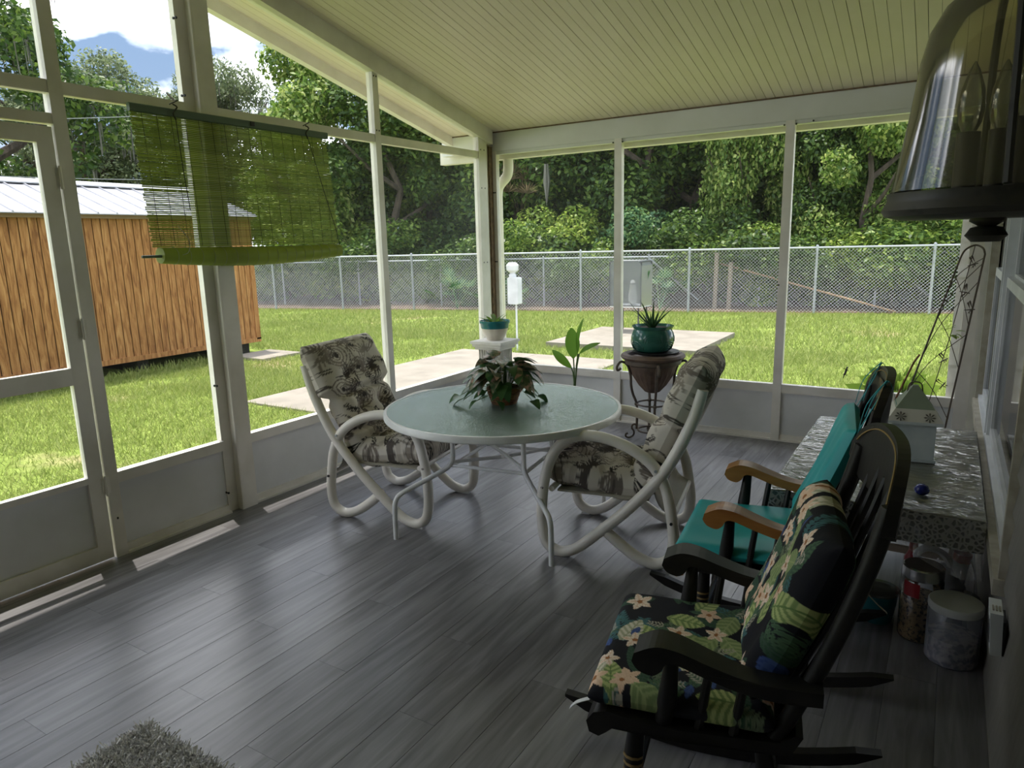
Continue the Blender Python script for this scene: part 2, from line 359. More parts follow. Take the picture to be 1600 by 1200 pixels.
# return of white siding outside the end post
wn = struct('wall_right_outer', None)
z = G
while z < 2.2:
    MB().add([(.045, 5.385, z), (.14, 5.385, z), (.14, 5.40, z+.115), (.045, 5.40, z+.115), (.05, 5.9, z), (.14, 5.9, z), (.14, 5.9, z+.115), (.062, 5.9, z+.115)],
             [(0, 1, 2, 3), (4, 7, 6, 5), (0, 4, 5, 1), (3, 2, 6, 7), (0, 3, 7, 4), (1, 5, 6, 2)]).build('siding_board', 'siding_white', wn); z += .115
MB().box((.14, 5.36, G), (.30, 5.95, 2.2)).build('corner_board', 'siding_white', wn)
# back wall behind the viewer (house siding)
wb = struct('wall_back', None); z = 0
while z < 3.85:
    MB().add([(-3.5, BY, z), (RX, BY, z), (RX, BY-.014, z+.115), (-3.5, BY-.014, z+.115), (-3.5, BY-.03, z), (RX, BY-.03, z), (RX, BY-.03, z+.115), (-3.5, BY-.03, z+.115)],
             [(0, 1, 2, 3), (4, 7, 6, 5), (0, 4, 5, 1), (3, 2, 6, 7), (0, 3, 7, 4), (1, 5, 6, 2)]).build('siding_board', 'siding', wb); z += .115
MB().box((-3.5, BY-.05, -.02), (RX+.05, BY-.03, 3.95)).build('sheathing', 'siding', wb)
# ================================================================== OUTSIDE
m, n, p, o = _nodes('lawn'); v = _vec(n, (1, 1, 1), False); z1 = _noise(n, v, .55, 5); z2 = _noise(n, v, 9, 5)
cA = _ramp(n, z2, [(.3, (.13, .18, .03)), (.7, (.27, .34, .08))])
cB = _ramp(n, z1, [(.60, (0, 0, 0)), (.70, (1, 1, 1))])
mx = n.nodes.new('ShaderNodeMix'); mx.data_type = 'RGBA'; n.links.new(cB, mx.inputs['Factor']); n.links.new(cA, mx.inputs['A']); mx.inputs['B'].default_value = (.36, .27, .17, 1)
n.links.new(mx.outputs['Result'], p.inputs['Base Color']); p.inputs['Roughness'].default_value = .9; p.inputs['Specular IOR Level'].default_value = .1
leaf_mat('grass_blade', (.17, .23, .045), (.28, .35, .085), (.44, .46, .17), .4, .6)
mat('concrete', (.32, .285, .235), .85, col2=(.25, .225, .185), scale=3.5, detail=8, spec=.2)
mat('leaf_litter', (.17, .11, .07), .95, col2=(.07, .05, .035), scale=14, detail=8)
gr = struct('lawn', MB().box((-90, -30, G-.3), (40, 70, G)).me('lawn', 'lawn'))
struct('thicket_floor', MB().add([(-40, 8.6, G+.004), (-14.7, 12.25, G+.004), (6, 17.15, G+.004), (12, 60, G+.004), (-60, 60, G+.004)], [(0, 1, 2, 3, 4)]).me('thicket_floor', 'leaf_litter'))
PATH = (-6.05, 4.5, -3.50, 8.35); PAD = (-5.06, 9.1, -2.79, 11.13); PAD2 = (-8.75, 6.35, -8.05, 7.05)
path = struct('path', MB().box((PATH[0], PATH[1], G-.05), (-4.79, PATH[3], G+.02)).me('path', 'concrete'))
MB().box((-4.78, PATH[1], G-.05), (PATH[2], PATH[3], G+.02)).build('slab', 'concrete', path)
pad = struct('concrete_pad', MB().box((PAD[0], PAD[1], G-.05), (PAD[2], PAD[3], G+.075)).me('concrete_pad', 'concrete'))
struct('shed_step', MB().box((PAD2[0], PAD2[1], G-.05), (PAD2[2], PAD2[3], G+.04)).me('shed_step', 'concrete'))
struct('ground_slab', MB().box((-3.56, BY, G-.2), (.4, FY+.10, -.013)).me('ground_slab', 'concrete'))
# grass blades: dense near the porch, thinner with distance
def blades(n_, x0, x1, y0, y1, h0, h1, wd):
    x = rng.uniform(x0, x1, n_); y = rng.uniform(y0, y1, n_)
    k = np.ones(n_, bool)
    for r_ in (PATH, PAD, PAD2, (-3.6, -5, 9, 6.0)): k &= ~((x > r_[0]-.01) & (x < r_[2]+.01) & (y > r_[1]-.01) & (y < r_[3]+.01))
    k &= (y < 12.0+.237*(x+14.73)) & ~((x < -8.7) & (x > -11.6) & (y < 7.1))
    # thin out bare patches
    s = np.sin(x*1.7+2)*np.cos(y*1.3+.5)+.6*np.sin(x*3.1-y*2.3); k &= (s < 1.0) | (rng.random(n_) < .35)
    x = x[k]; y = y[k]; N = len(x); a = rng.uniform(0, 2*PI, N); h = rng.uniform(h0, h1, N); ln = rng.normal(0, .55, (N, 2))*h[:, None]
    V = np.empty((N, 3, 3)); dx = np.cos(a)*wd; dy = np.sin(a)*wd
    V[:, 0] = np.stack([x-dx, y-dy, np.full(N, G)], 1); V[:, 1] = np.stack([x+dx, y+dy, np.full(N, G)], 1)
    V[:, 2] = np.stack([x+ln[:, 0], y+ln[:, 1], G+h], 1)
    return V.reshape(-1, 3)
BV = np.concatenate([blades(90000, -9.2, -3.5, 0.5, 6.0, .025, .07, .0035), blades(110000, -12, .5, 4.5, 10, .03, .08, .005),
                     blades(90000, -16, 2, 9, 16, .04, .09, .008), blades(14000, -9.2, -8.55, .5, 7.1, .05, .16, .005)])
gb = link('grass', np_mesh('grass', BV, np.arange(len(BV)).reshape(-1, 3), 'grass_blade'), None)
gb['kind'] = 'stuff'; tag(gb, 'sunlit green lawn grass covering the yard', 'grass')

# ---- shed
m, n, p, o = _nodes('shed_wood'); v = _vec(n, (7, 7, .9)); z = _noise(n, v, 3.0, 6, 1.6)
n.links.new(_ramp(n, z, [(.3, (.20, .085, .028)), (.5, (.36, .17, .058)), (.72, (.50, .27, .10))]), p.inputs['Base Color']); p.inputs['Roughness'].default_value = .75; p.inputs['Specular IOR Level'].default_value = .2
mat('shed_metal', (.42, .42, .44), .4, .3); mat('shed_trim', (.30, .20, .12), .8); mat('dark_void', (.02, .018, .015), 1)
SX, SY0, SY1 = -8.9, 1.2, 7.0; so_ = (-10.1, 4.1, G)
sh = thing('shed', 'orange-brown wooden garden shed with ribbed white metal roof', 'shed', so_)
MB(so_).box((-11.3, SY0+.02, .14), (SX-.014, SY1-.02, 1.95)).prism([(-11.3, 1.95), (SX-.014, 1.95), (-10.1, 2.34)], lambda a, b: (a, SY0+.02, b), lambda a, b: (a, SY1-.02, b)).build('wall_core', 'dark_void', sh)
y = SY0; bw = .101; bm = {}
bme = MB().add([(0, -bw/2+.006, .16), (0, bw/2-.006, .16), (0, bw/2-.006, 1.94), (0, -bw/2+.006, 1.94), (-.014, -bw/2+.005, .16), (-.014, bw/2-.005, .16), (-.014, bw/2-.005, 1.94), (-.014, -bw/2+.005, 1.94)],
               [(0, 1, 2, 3), (4, 7, 6, 5), (0, 4, 5, 1), (3, 2, 6, 7), (0, 3, 7, 4), (1, 5, 6, 2)]).me('wall_board', 'shed_wood')
while y < SY1-.05:
    link('wall_board', bme, sh, (SX-so_[0], y+bw/2-so_[1], -so_[2])); y += bw
MB(so_).box((SX-.02, SY1-.055, .14), (SX+.02, SY1+.02, 1.94)).build('corner_trim', 'shed_wood', sh)
MB(so_).box((SX-.03, SY0, .10), (SX+.02, SY1+.02, .165)).build('bottom_rail', 'shed_wood', sh)
MB(so_).box((SX-.02, SY0, 1.90), (SX+.05, SY1+.06, 1.945)).build('eave_board', 'shed_trim', sh)
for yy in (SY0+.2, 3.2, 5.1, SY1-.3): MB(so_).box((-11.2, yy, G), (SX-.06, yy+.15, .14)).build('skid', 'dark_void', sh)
MB(so_).box((-11.3, SY0+.1, G), (-10.6, SY1-.1, .14)).build('crawl_space_shade', 'dark_void', sh)  # near-black block painting in the shade of the open gap under the shed
rw = .23; y = SY0-.1; sl = (2.40-1.955)/1.32
rme = MB().add([(0, -rw/2, 0), (0, rw/2, 0), (-1.32, rw/2, .445), (-1.32, -rw/2, .445), (0, -rw/2, -.012), (0, rw/2, -.012), (-1.32, rw/2, .433), (-1.32, -rw/2, .433)],
               [(0, 1, 2, 3), (4, 7, 6, 5), (0, 4, 5, 1), (3, 2, 6, 7), (0, 3, 7, 4), (1, 5, 6, 2)])
rme.hexa([(0, rw/2-.022, 0), (0, rw/2, 0), (-1.32, rw/2, .445), (-1.32, rw/2-.022, .445), (0, rw/2-.016, .02), (0, rw/2-.006, .02), (-1.32, rw/2-.006, .465), (-1.32, rw/2-.016, .465)])
rme = rme.me('roof_panel', 'shed_metal')
while y < SY1+.05:
    link('roof_panel', rme, sh, (-8.78-so_[0], y+rw/2-so_[1], 1.955-so_[2])); link('roof_panel', rme, sh, (-11.42-so_[0], y+rw/2-so_[1], 1.955-so_[2]), (0, 0, PI)); y += rw
MB(so_).prism([(-10.25, 2.37), (-10.1, 2.425), (-9.95, 2.37), (-9.95, 2.385), (-10.1, 2.445), (-10.25, 2.385)], lambda a, b: (a, SY0-.1, b), lambda a, b: (a, SY1+.08, b)).build('ridge_cap', 'shed_metal', sh)

# ---- fences
mat('galvanised', (.48, .50, .52), .45, .6); mat('wire', (.66, .67, .67), .5, .1); mat('old_wood', (.30, .24, .18), .9); mat('rusty', (.42, .27, .15), .8)
def fy(x): return 12.2+.237*(x+14.73)
def fence(label, xs, x0, x1, dy, h, pitch, wr_, posts_r, org):
    t = thing('chain_link_fence', label, 'fence', org)
    for x in xs: MB(org).tube([(x, fy(x)+dy, G), (x, fy(x)+dy, h+.02)], posts_r, 8).ball((x, fy(x)+dy, h+.03), posts_r*1.15, 8, 4).build('post', 'galvanised', t, True)
    MB(org).tube([(x0, fy(x0)+dy, h), (x1, fy(x1)+dy, h)], posts_r*.8, 8).build('top_rail', 'galvanised', t, True)
    V = []; F = []; L = x1-x0; H = h-G-.06; c = 0
    for sgn in (1, -1):
        for k in range(int((L+H)/pitch)):
            a0 = -H+k*pitch; s0 = max(0, -a0); s1 = min(H, L-a0)
            if s1 <= s0: continue
            pa, pb = a0+s0, a0+s1
            if sgn < 0: pa, pb = L-pa, L-pb
            for (q, zz) in ((pa, G+.03+s0), (pb, G+.03+s1)):
                X = x0+q; Y = fy(X)+dy-posts_r-.004
                V += [(X-wr_, Y, zz), (X+wr_*.6, Y-wr_, zz), (X+wr_*.6, Y+wr_, zz)]
            F += [(c, c+1, c+4, c+3), (c+1, c+2, c+5, c+4), (c+2, c, c+3, c+5)]; c += 6
    V = np.array(V)-np.array(org); o_ = link('wire_mesh', np_mesh('wire_mesh', V, F, 'wire'), t); o_['kind'] = 'stuff'
    return t
f1 = fence('galvanised chain-link fence with bright top rail across the back yard', [-22.9, -20.8, -18.8, -16.8, -14.73, -12.8, -10.9, -8.9, -6.91, -4.65, -2.26, -.27, 1.8, 4.0], -23, 4.5, 0, 1.235, .066, .0044, .027, (-8, fy(-8), G))
f2 = fence('older lower chain-link fence standing just behind the back fence', [-17.9, -15.6, -13.3, -11, -8.35, -5.9, -3.55, -1.3, 1.0], -19, 2, 1.25, 1.08, .09, .0034, .024, (-8, fy(-8)+1.25, G))
for x in (-5.9, -1.3):
    o2 = (-8, fy(-8)+1.25, G); MB(o2).tube([(x, fy(x)+1.25, 1.05), (x+1.1, fy(x+1.1)+1.22, .1)], .018, 6).build('brace', 'galvanised', f2)
a = at_y(1126, 412, fy(-3.6)+.9); b = at_y(1400, 487, fy(-.8)+.25); b[2] = G+.01
tag(MB().tube([a, b], .022, 7).build('leaning_pole', 'rusty'), 'long rusty pole leaning down against the back fence', 'pole')
for q in ((1117, 395, 455), (1138, 420, 487)):
    b = at_y(q[0], q[2], fy(-3.4)+.7); tag(MB().tube([(b[0], b[1], G), (b[0]+.02, b[1], 1.15 if q[0] < 1120 else .95)], .05, 8).build('wooden_stake', 'old_wood'),
        'taller weathered wooden stake behind the fence' if q[0] < 1120 else 'shorter weathered wooden stake behind the fence', 'stake')

# ---- trees
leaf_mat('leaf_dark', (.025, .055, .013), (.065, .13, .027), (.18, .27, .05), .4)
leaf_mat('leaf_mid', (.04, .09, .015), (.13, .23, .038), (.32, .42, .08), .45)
leaf_mat('leaf_sunny', (.05, .11, .018), (.18, .29, .05), (.50, .56, .18), .5)  # paler copy of the leaf greens, with strong sunlight put into the colour
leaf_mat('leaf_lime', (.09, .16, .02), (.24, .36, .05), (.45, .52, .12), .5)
leaf_mat('leaf_oak_hazy', (.07, .10, .05), (.17, .22, .10), (.32, .37, .19), .4)  # grey-green oak leaf, lightened: distance haze is mixed into the colour
leaf_mat('leaf_dry', (.07, .05, .03), (.15, .11, .07), (.28, .21, .13), .3)
leaf_mat('moss', (.10, .10, .08), (.15, .15, .12), (.22, .21, .17), .3)
leaf_mat('fern', (.04, .12, .05), (.10, .22, .09), (.28, .40, .14), .4)
mat('bark', (.11, .085, .065), .95, col2=(.05, .04, .03), scale=8, stretch=(1, 1, .3))
def leaf_cloud(name, cl, n_, s0, s1, m_, flat=.5, asp=.55, seed=1):
    g = np.random.default_rng(seed); cl = np.array(cl, float); wgt = cl[:, 3]**2; i = g.choice(len(cl), n_, p=wgt/wgt.sum())
    d = g.normal(size=(n_, 3)); d /= np.linalg.norm(d, axis=1)[:, None]; rad = cl[i, 3]*(.55+.5*g.random(n_)); c = cl[i, :3]+d*rad[:, None]*np.array([1, 1, .8])
    c[:, 2] = np.maximum(c[:, 2], .05)
    nrm = d*.5+g.normal(size=(n_, 3))*.5+np.array([0, 0, flat]); nrm /= np.linalg.norm(nrm, axis=1)[:, None]
    t = np.cross(nrm, g.normal(size=(n_, 3))); t /= np.linalg.norm(t, axis=1)[:, None]; b = np.cross(nrm, t)
    L = g.uniform(s0, s1, n_)[:, None]
    V = np.stack([c-t*L*.5, c+b*L*asp*.5-t*L*.05, c+t*L*.5-nrm*L*.12, c-b*L*asp*.5-t*L*.05], 1).reshape(-1, 3)
    return np_mesh(name, V, np.arange(len(V)).reshape(-1, 4), m_)
def lumps(n_, R, z0, z1, r0, r1, seed, taper=.6):
    g = np.random.default_rng(seed); out = []
    for k in range(n_):
        h = g.random(); a = g.uniform(0, 2*PI); rr = R*(1-taper*abs(h-.45)*1.4)*math.sqrt(g.random()); out.append((rr*math.cos(a), rr*math.sin(a), z0+h*(z1-z0), g.uniform(r0, r1)))
    return out
def trunk(H, r, seed, br=4):
    g = np.random.default_rng(seed); mb = MB(); pts = [(0, 0, -.1)]
    for k in range(1, 6): pts.append((g.normal()*.06*H*k/5, g.normal()*.06*H*k/5, H*k/5))
    mb.tube(pts, [r*(1-.14*k) for k in range(6)], 8)
    for k in range(br):
        q = pts[2+k % 3]; a = g.uniform(0, 2*PI); l = H*.38
        mb.tube([q, (q[0]+math.cos(a)*l*.5, q[1]+math.sin(a)*l*.5, q[2]+l*.3), (q[0]+math.cos(a)*l, q[1]+math.sin(a)*l, q[2]+l*.75)], [r*.5, r*.35, r*.12], 6)
    return mb.me('trunk', 'bark', True)
PROTO = {}
PROTO['tree'] = [(leaf_cloud('foliage', lumps(34, 2.5, .6, 7.4, .6, 1.25, s), 26000, .12, .24, 'leaf_mid', seed=s), trunk(6.2, .20, s)) for s in (11, 12, 13)]
PROTO['bush'] = [(leaf_cloud('foliage', lumps(13, 1.25, .3, 1.9, .35, .7, s, .4), 8000, .07, .15, 'leaf_mid', seed=s), trunk(1.4, .05, s, 5)) for s in (21, 22)]
PROTO['oak'] = [(leaf_cloud('foliage', [(x_*1.0, y_, z_, r_) for x_, y_, z_, r_ in lumps(46, 4.6, 3.0, 10.5, .6, 1.3, s, .7)], 26000, .12, .26, 'leaf_oak_hazy', seed=s), trunk(9.0, .38, s, 8)) for s in (31, 32)]
def moss_mesh(seed):
    g = np.random.default_rng(seed); V = []; lm = lumps(46, 4.6, 3.0, 10.5, .6, 1.3, seed-10, .7)
    for k in range(500):
        q = lm[k % len(lm)]; a = g.uniform(0, 2*PI); z = q[2]-.3*q[3]; l = g.uniform(.4, 1.1); wd = g.uniform(.012, .035); b = g.uniform(0, PI)
        x, y = q[0]+.7*q[3]*math.cos(a), q[1]+.7*q[3]*math.sin(a); dx, dy = wd*math.cos(b), wd*math.sin(b)
        V += [(x-dx, y-dy, z), (x+dx, y+dy, z), (x+dx*.2+.05*g.normal(), y+dy*.2, z-l), (x-dx*.3, y-dy*.3, z-l*.9)]
    me_ = np_mesh('hanging_moss', V, np.arange(len(V)).reshape(-1, 4), 'moss'); return me_
PROTO['moss'] = [moss_mesh(s) for s in (41, 42)]
def plant_tree(kind, var, px, Y, h, m_, label, cat='tree', group=None, wide=1., name=None, z0=G):
    """px: image column of the trunk, Y: distance north of the camera, h: height in metres"""
    q = at_y(px, 430, Y); me, tk = PROTO[kind][var]; H = {'tree': 7.9, 'bush': 2.4, 'oak': 11.2}[kind]; s = h/H
    t = thing(name or ('thicket_tree' if kind == 'tree' else 'shrub' if kind == 'bush' else 'oak_tree'), label, cat, (q[0], q[1], z0), random.uniform(0, 6.28), group)
    f = link('foliage', me, t, (0, 0, 0), (0, 0, 0), (s*wide, s*wide, s)); f.material_slots[0].link = 'OBJECT'; f.material_slots[0].material = MATS[m_]
    link('trunk', tk, t, (0, 0, 0), (0, 0, 0), (s*wide, s*wide, s))
    if kind == 'oak': link('hanging_moss', PROTO['moss'][var % 2], t, (0, 0, 0), (0, 0, 0), (s*wide, s*wide, s))['kind'] = 'stuff'
    return t
T = plant_tree
def fence_y(px): d = ray(px, 430); k = d[0]/d[1]; return 15.69/(1-.237*k)
# tall single trees that stand out
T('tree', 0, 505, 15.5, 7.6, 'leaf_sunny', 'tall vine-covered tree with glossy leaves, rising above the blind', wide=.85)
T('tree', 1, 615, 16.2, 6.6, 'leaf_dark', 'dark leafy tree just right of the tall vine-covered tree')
T('oak', 0, 150, 17.5, 9.0, 'leaf_oak_hazy', 'grey-green oak hung with moss behind the shed, left of the blind')
T('oak', 1, 235, 20.5, 10.6, 'leaf_oak_hazy', 'highest grey-green oak crown against the clouds above the blind')
T('oak', 0, 385, 22.5, 9.8, 'leaf_oak_hazy', 'pale airy oak between the big post and the sloping gable beam', wide=.8)
T('oak', 1, -20, 10.5, 12.5, 'leaf_dark', 'big dark mossy tree at the left edge above the screen door')
T('oak', 0, 60, 15.5, 8.0, 'leaf_oak_hazy', 'lower mossy oak behind the shed roof at far left')
T('oak', 1, 300, 21.5, 8.6, 'leaf_oak_hazy', 'oak half hidden behind the green blind', wide=1.1)
# the thicket behind the fence
gT = 'dense trees of the thicket behind the fence'
for k, px in enumerate((560, 680, 735, 800, 870, 940, 1010, 1085, 1150, 1230, 1300, 1370, 1440, 1500, 1560)):
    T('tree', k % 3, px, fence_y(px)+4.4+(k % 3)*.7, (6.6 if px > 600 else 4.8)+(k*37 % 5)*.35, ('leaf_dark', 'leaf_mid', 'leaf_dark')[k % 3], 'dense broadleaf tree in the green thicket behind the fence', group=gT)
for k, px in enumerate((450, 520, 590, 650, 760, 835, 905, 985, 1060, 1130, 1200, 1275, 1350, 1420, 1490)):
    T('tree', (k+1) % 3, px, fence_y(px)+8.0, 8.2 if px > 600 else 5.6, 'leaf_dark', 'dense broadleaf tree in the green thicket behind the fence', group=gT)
T('tree', 2, 1165, 17.8, 6.4, 'leaf_sunny', 'vine-draped tree column left of the right-hand far post', wide=.55)
T('tree', 0, 1350, 17.6, 5.8, 'leaf_sunny', 'bright leafy tree beside the hanging lantern', wide=.75)
T('tree', 1, 1290, 18.3, 5.2, 'leaf_dark', 'dark leafy tree right of the right-hand far post', wide=.7)
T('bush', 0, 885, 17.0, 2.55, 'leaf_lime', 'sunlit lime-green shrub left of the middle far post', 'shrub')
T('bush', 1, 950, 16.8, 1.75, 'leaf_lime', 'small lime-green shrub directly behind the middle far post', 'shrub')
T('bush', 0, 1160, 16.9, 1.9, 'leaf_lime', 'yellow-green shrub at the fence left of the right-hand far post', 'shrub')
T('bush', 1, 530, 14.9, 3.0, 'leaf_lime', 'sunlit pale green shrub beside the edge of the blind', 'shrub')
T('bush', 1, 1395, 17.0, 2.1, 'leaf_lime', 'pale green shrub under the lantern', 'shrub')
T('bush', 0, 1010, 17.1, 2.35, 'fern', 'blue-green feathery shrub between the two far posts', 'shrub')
gB = 'undergrowth shrubs along the fence'
for k in range(34):
    px = 380+k*36; T('bush', k % 2, px, fence_y(px)+1.75+(k*13 % 5)*.3, 1.3+(k*29 % 7)*.17, ('leaf_dark', 'leaf_mid', 'leaf_mid', 'leaf_dark', 'leaf_mid')[k % 5], 'tangled undergrowth shrub close behind the chain-link fence', 'shrub', gB, 1.15)
# palmetto fans
def fan(org, n_, R, seed, m_='fern'):
    g = np.random.default_rng(seed); V = []; F = []
    for k in range(n_):
        a = g.uniform(0, 2*PI); e = g.uniform(.5, 1.2); L = R*g.uniform(.7, 1.1); d = np.array([math.cos(a)*math.cos(e), math.sin(a)*math.cos(e), math.sin(e)]); tip = d*L
        sd = np.array([-math.sin(a), math.cos(a), 0]); upv = np.cross(d, sd)
        b = len(V); V += [tuple(-sd*.008), tuple(sd*.008), tuple(tip+sd*.008), tuple(tip-sd*.008)]; F.append((b, b+1, b+2, b+3))
        for j in range(13):
            th = (j-6)*.21; dd = d*math.cos(th)+sd*math.sin(th); l = .42*R*(1-.25*abs(th)); s2 = np.cross(dd, upv)*.018
            b = len(V); V += [tuple(tip-s2*.4), tuple(tip+dd*l*.5+s2), tuple(tip+dd*l-np.array([0, 0, .08*l])), tuple(tip+dd*l*.5-s2)]; F.append((b, b+1, b+2, b+3))
    return np_mesh('frond', V, F, m_)
fm = [fan(0, 9, .8, s) for s in (5, 6)]
for k, (px, dy) in enumerate(((700, 1.5), (428, .8), (755, 2.0), (1060, 2.4))):
    q = at_y(px, 440, 13.5 if px < 760 else 16.2); o_ = link('palmetto', fm[k % 2], None, (q[0], fy(q[0])+.55, G), (0, 0, k), (1, 1, 1) if px > 430 else (.55, .55, .55))
    tag(o_, ['fan-leaved palmetto behind the fence left of the corner post', 'small bright palmetto at the fence beside the shed corner', 'fan-leaved palmetto behind the fence at the corner post', 'fan-leaved palmetto behind the fence between the far posts'][k], 'palmetto')
# dead palm fronds and hanging moss strand
q = at_y(812, 300, 17.6); o_ = link('dry_palm', fan(0, 10, 1.3, 9, 'leaf_dry'), None, (q[0], q[1], q[2]-.9)); tag(o_, 'tan dry palm fronds glowing beside the downspout elbow', 'palm')
MB((0, 0, 0)).tube([(0, 0, -q[2]+.9+G), (0, 0, .1)], .09, 8).build('trunk', 'bark', o_)
q = at_y(854, 290, 16.8); mm = MB()
for k in range(9):
    a = random.uniform(-.06, .06); mm.tube([(a, 0, .55), (a*1.6, .02, .1), (a*.5, 0, -.55+abs(a)*4)], [.012, .03, .004], 5)
tag(mm.build('moss_strand', 'moss'), 'pale grey strand of hanging moss left of the middle far post', 'moss').location = q
# ---- utility wires
mat('cable', (.25, .27, .28), .6)
for (a, b, lab) in (((-100, 188), (480, 163), 'upper thin utility wire crossing the oaks'), ((-100, 271), (470, 276), 'lower thin utility wire just above the shed roof')):
    A = at_y(a[0], a[1], 7.5); B = at_y(b[0], b[1], 17.5); tag(MB().tube([A+(B-A)*t-np.array([0, 0, .5*t*(1-t)]) for t in np.linspace(0, 1, 9)], .011, 5).build('utility_wire', 'cable'), lab, 'wire')
# ---- white box on a thin post in the yard
mat('plastic_white', (.82, .83, .84), .4)
pb = (-5.28, 8.354+.25, G)
t = thing('post_box', 'small white box on a thin white post outside, beside the corner post', 'post box', pb)
MB(pb).tube([(pb[0]+.02, pb[1], G), (pb[0]+.02, pb[1], .65)], .014, 8).build('post', 'plastic_white', t, True)
MB(pb).bbox((pb[0]-.085, pb[1]-.06, .62), (pb[0]+.085, pb[1]+.06, 1.0), .012).build('box', 'plastic_white', t)
MB(pb).lathe([(.05, 1.0), (.055, 1.03), (.03, 1.06), (.085, 1.1), (.09, 1.17), (.05, 1.21)], (pb[0]-.03, pb[1], 0), 14).build('cap', 'plastic_white', t, True)
# ---- covered cage on a stand on the concrete pad
clear_mat('cage_cover', (.8, .82, .82), .42, (.24, .25, .25), .35, .2); mat('parrot_white', (.80, .78, .72), .7)
mat('cage_frame', (.07, .07, .075), .5)
cz = G+.075; cc = (-4.37, 10.70, cz); t = thing('covered_cage', 'grey covered cage on a thin stand on the concrete pad', 'cage', cc)
cx0, cx1, cy0, cy1 = -4.64, -4.11, 10.5, 10.95
fr = MB(cc)
for x in (cx0, cx1):
    for y in (cy0, cy1): fr.tube([(x, y, .45), (x, y, 1.14)], .011, 6)
for z in (.45, .8, 1.14): fr.tube([(cx0, cy0, z), (cx1, cy0, z), (cx1, cy1, z), (cx0, cy1, z)], .009, 6, True)
fr.build('frame', 'cage_frame', t)
MB(cc).prism([(cx0-.01, .44), (cx1+.01, .44), (cx1+.01, 1.08), (cx1-.05, 1.16), (cx0+.05, 1.16), (cx0-.01, 1.08)], lambda a, b: (a, cy0-.01, b), lambda a, b: (a, cy1+.01, b)).build('cover', 'cage_cover', t)
MB(cc).box((cx0, cy0, .42), (cx1, cy1, .45)).build('tray', 'plastic_white', t)
for x, y in ((cx0+.06, cy0+.05), (cx1-.06, cy0+.05), (cx0+.06, cy1-.05), (cx1-.06, cy1-.05)): MB(cc).tube([(x, y, cz), (x, y, .42)], .012, 6).build('leg', 'cage_frame', t)
px_ = -4.33
tag(MB((px_, 10.7, .45)).lathe([(.02, .45), (.055, .47), (.075, .56), (.06, .68), (.045, .72), (.05, .78), (.035, .83), (.005, .85)], (px_, 10.7, 0), 12).tube([(px_, 10.65, .79), (px_, 10.615, .775), (px_, 10.61, .75)], [.016, .012, .003], 6).build('bird_figure', 'parrot_white', None, True), 'white bird figure inside the covered cage', 'figurine').location = (px_, 10.7, .45)
mm = MB()
for a in (-.5, .1, .7, 1.4): mm.add([(0, 0, 0), (.09*math.cos(a)-.03, -.02, .2), (.16*math.cos(a), .02, .36), (.09*math.cos(a)+.03, .02, .2)], [(0, 1, 2, 3)])
tag(mm.build('green_leaf_spray', 'fern'), 'green leafy spray beside the white bird in the cage', 'foliage').location = (-4.22, 10.75, .65)
# ornamental grass tuft outside the right end of the far wall
g = np.random.default_rng(3); V = []
for k in range(260):
    a = g.uniform(0, 2*PI); l = g.uniform(.25, .5); b = g.uniform(.1, .7); x, y = g.normal(0, .05, 2); dx = .004
    V += [(x-dx, y, 0), (x+dx, y, 0), (x+math.cos(a)*l*b*.5+dx, y+math.sin(a)*l*b*.5, l*.8), (x+math.cos(a)*l*b, y+math.sin(a)*l*b, l*(1-.35*b))]
o_ = link('grass_tuft', np_mesh('grass_tuft', V, np.arange(len(V)).reshape(-1, 4), 'leaf_lime'), None, (-.28, 6.6, G)); tag(o_, 'pale ornamental grass tuft outside the far screen behind the rockers', 'grass tuft')
# ================================================================== FURNITURE
def attr_mat(name, attr, rough=.8, bumps=120):
    m, n, p, o = _nodes(name); a = n.nodes.new('ShaderNodeAttribute'); a.attribute_name = attr; n.links.new(a.outputs['Color'], p.inputs['Base Color'])
    p.inputs['Roughness'].default_value = rough; p.inputs['Specular IOR Level'].default_value = .2
    _bump(n, p, _noise(n, _vec(n, (1, 1, 1)), bumps, 2), .15, .003); return m
attr_mat('print_fabric', 'print')
mat('cream_tube', (.90, .85, .76), .32, col2=(.82, .76, .65), scale=9, lo=.2, hi=.55)
mat('table_white', (.92, .92, .90), .35); mat('sling', (.45, .42, .33), .8)
m, n, p, o = _nodes('table_glass'); v = _vec(n, (1, 1, 1), False); z = _noise(n, v, 85, 2, .5)
n.nodes.remove(p)
tr = n.nodes.new('ShaderNodeBsdfTransparent'); tr.inputs[0].default_value = (.62, .78, .74, 1); df = n.nodes.new('ShaderNodeBsdfDiffuse'); df.inputs[0].default_value = (.42, .55, .51, 1)
gl = n.nodes.new('ShaderNodeBsdfGlossy'); gl.inputs['Roughness'].default_value = .16; gl.inputs[0].default_value = (.9, 1, .98, 1)
b = n.nodes.new('ShaderNodeBump'); b.inputs['Strength'].default_value = .9; b.inputs['Distance'].default_value = .006; n.links.new(z, b.inputs['Height']); n.links.new(b.outputs[0], gl.inputs['Normal']); n.links.new(b.outputs[0], df.inputs['Normal'])
x1 = n.nodes.new('ShaderNodeMixShader'); x1.inputs[0].default_value = .30; n.links.new(tr.outputs[0], x1.inputs[1]); n.links.new(df.outputs[0], x1.inputs[2])
fr = n.nodes.new('ShaderNodeFresnel'); fr.inputs[0].default_value = 1.5; mu = n.nodes.new('ShaderNodeMath'); mu.operation = 'MULTIPLY_ADD'; mu.inputs[1].default_value = .9; mu.inputs[2].default_value = .06; n.links.new(fr.outputs[0], mu.inputs[0])
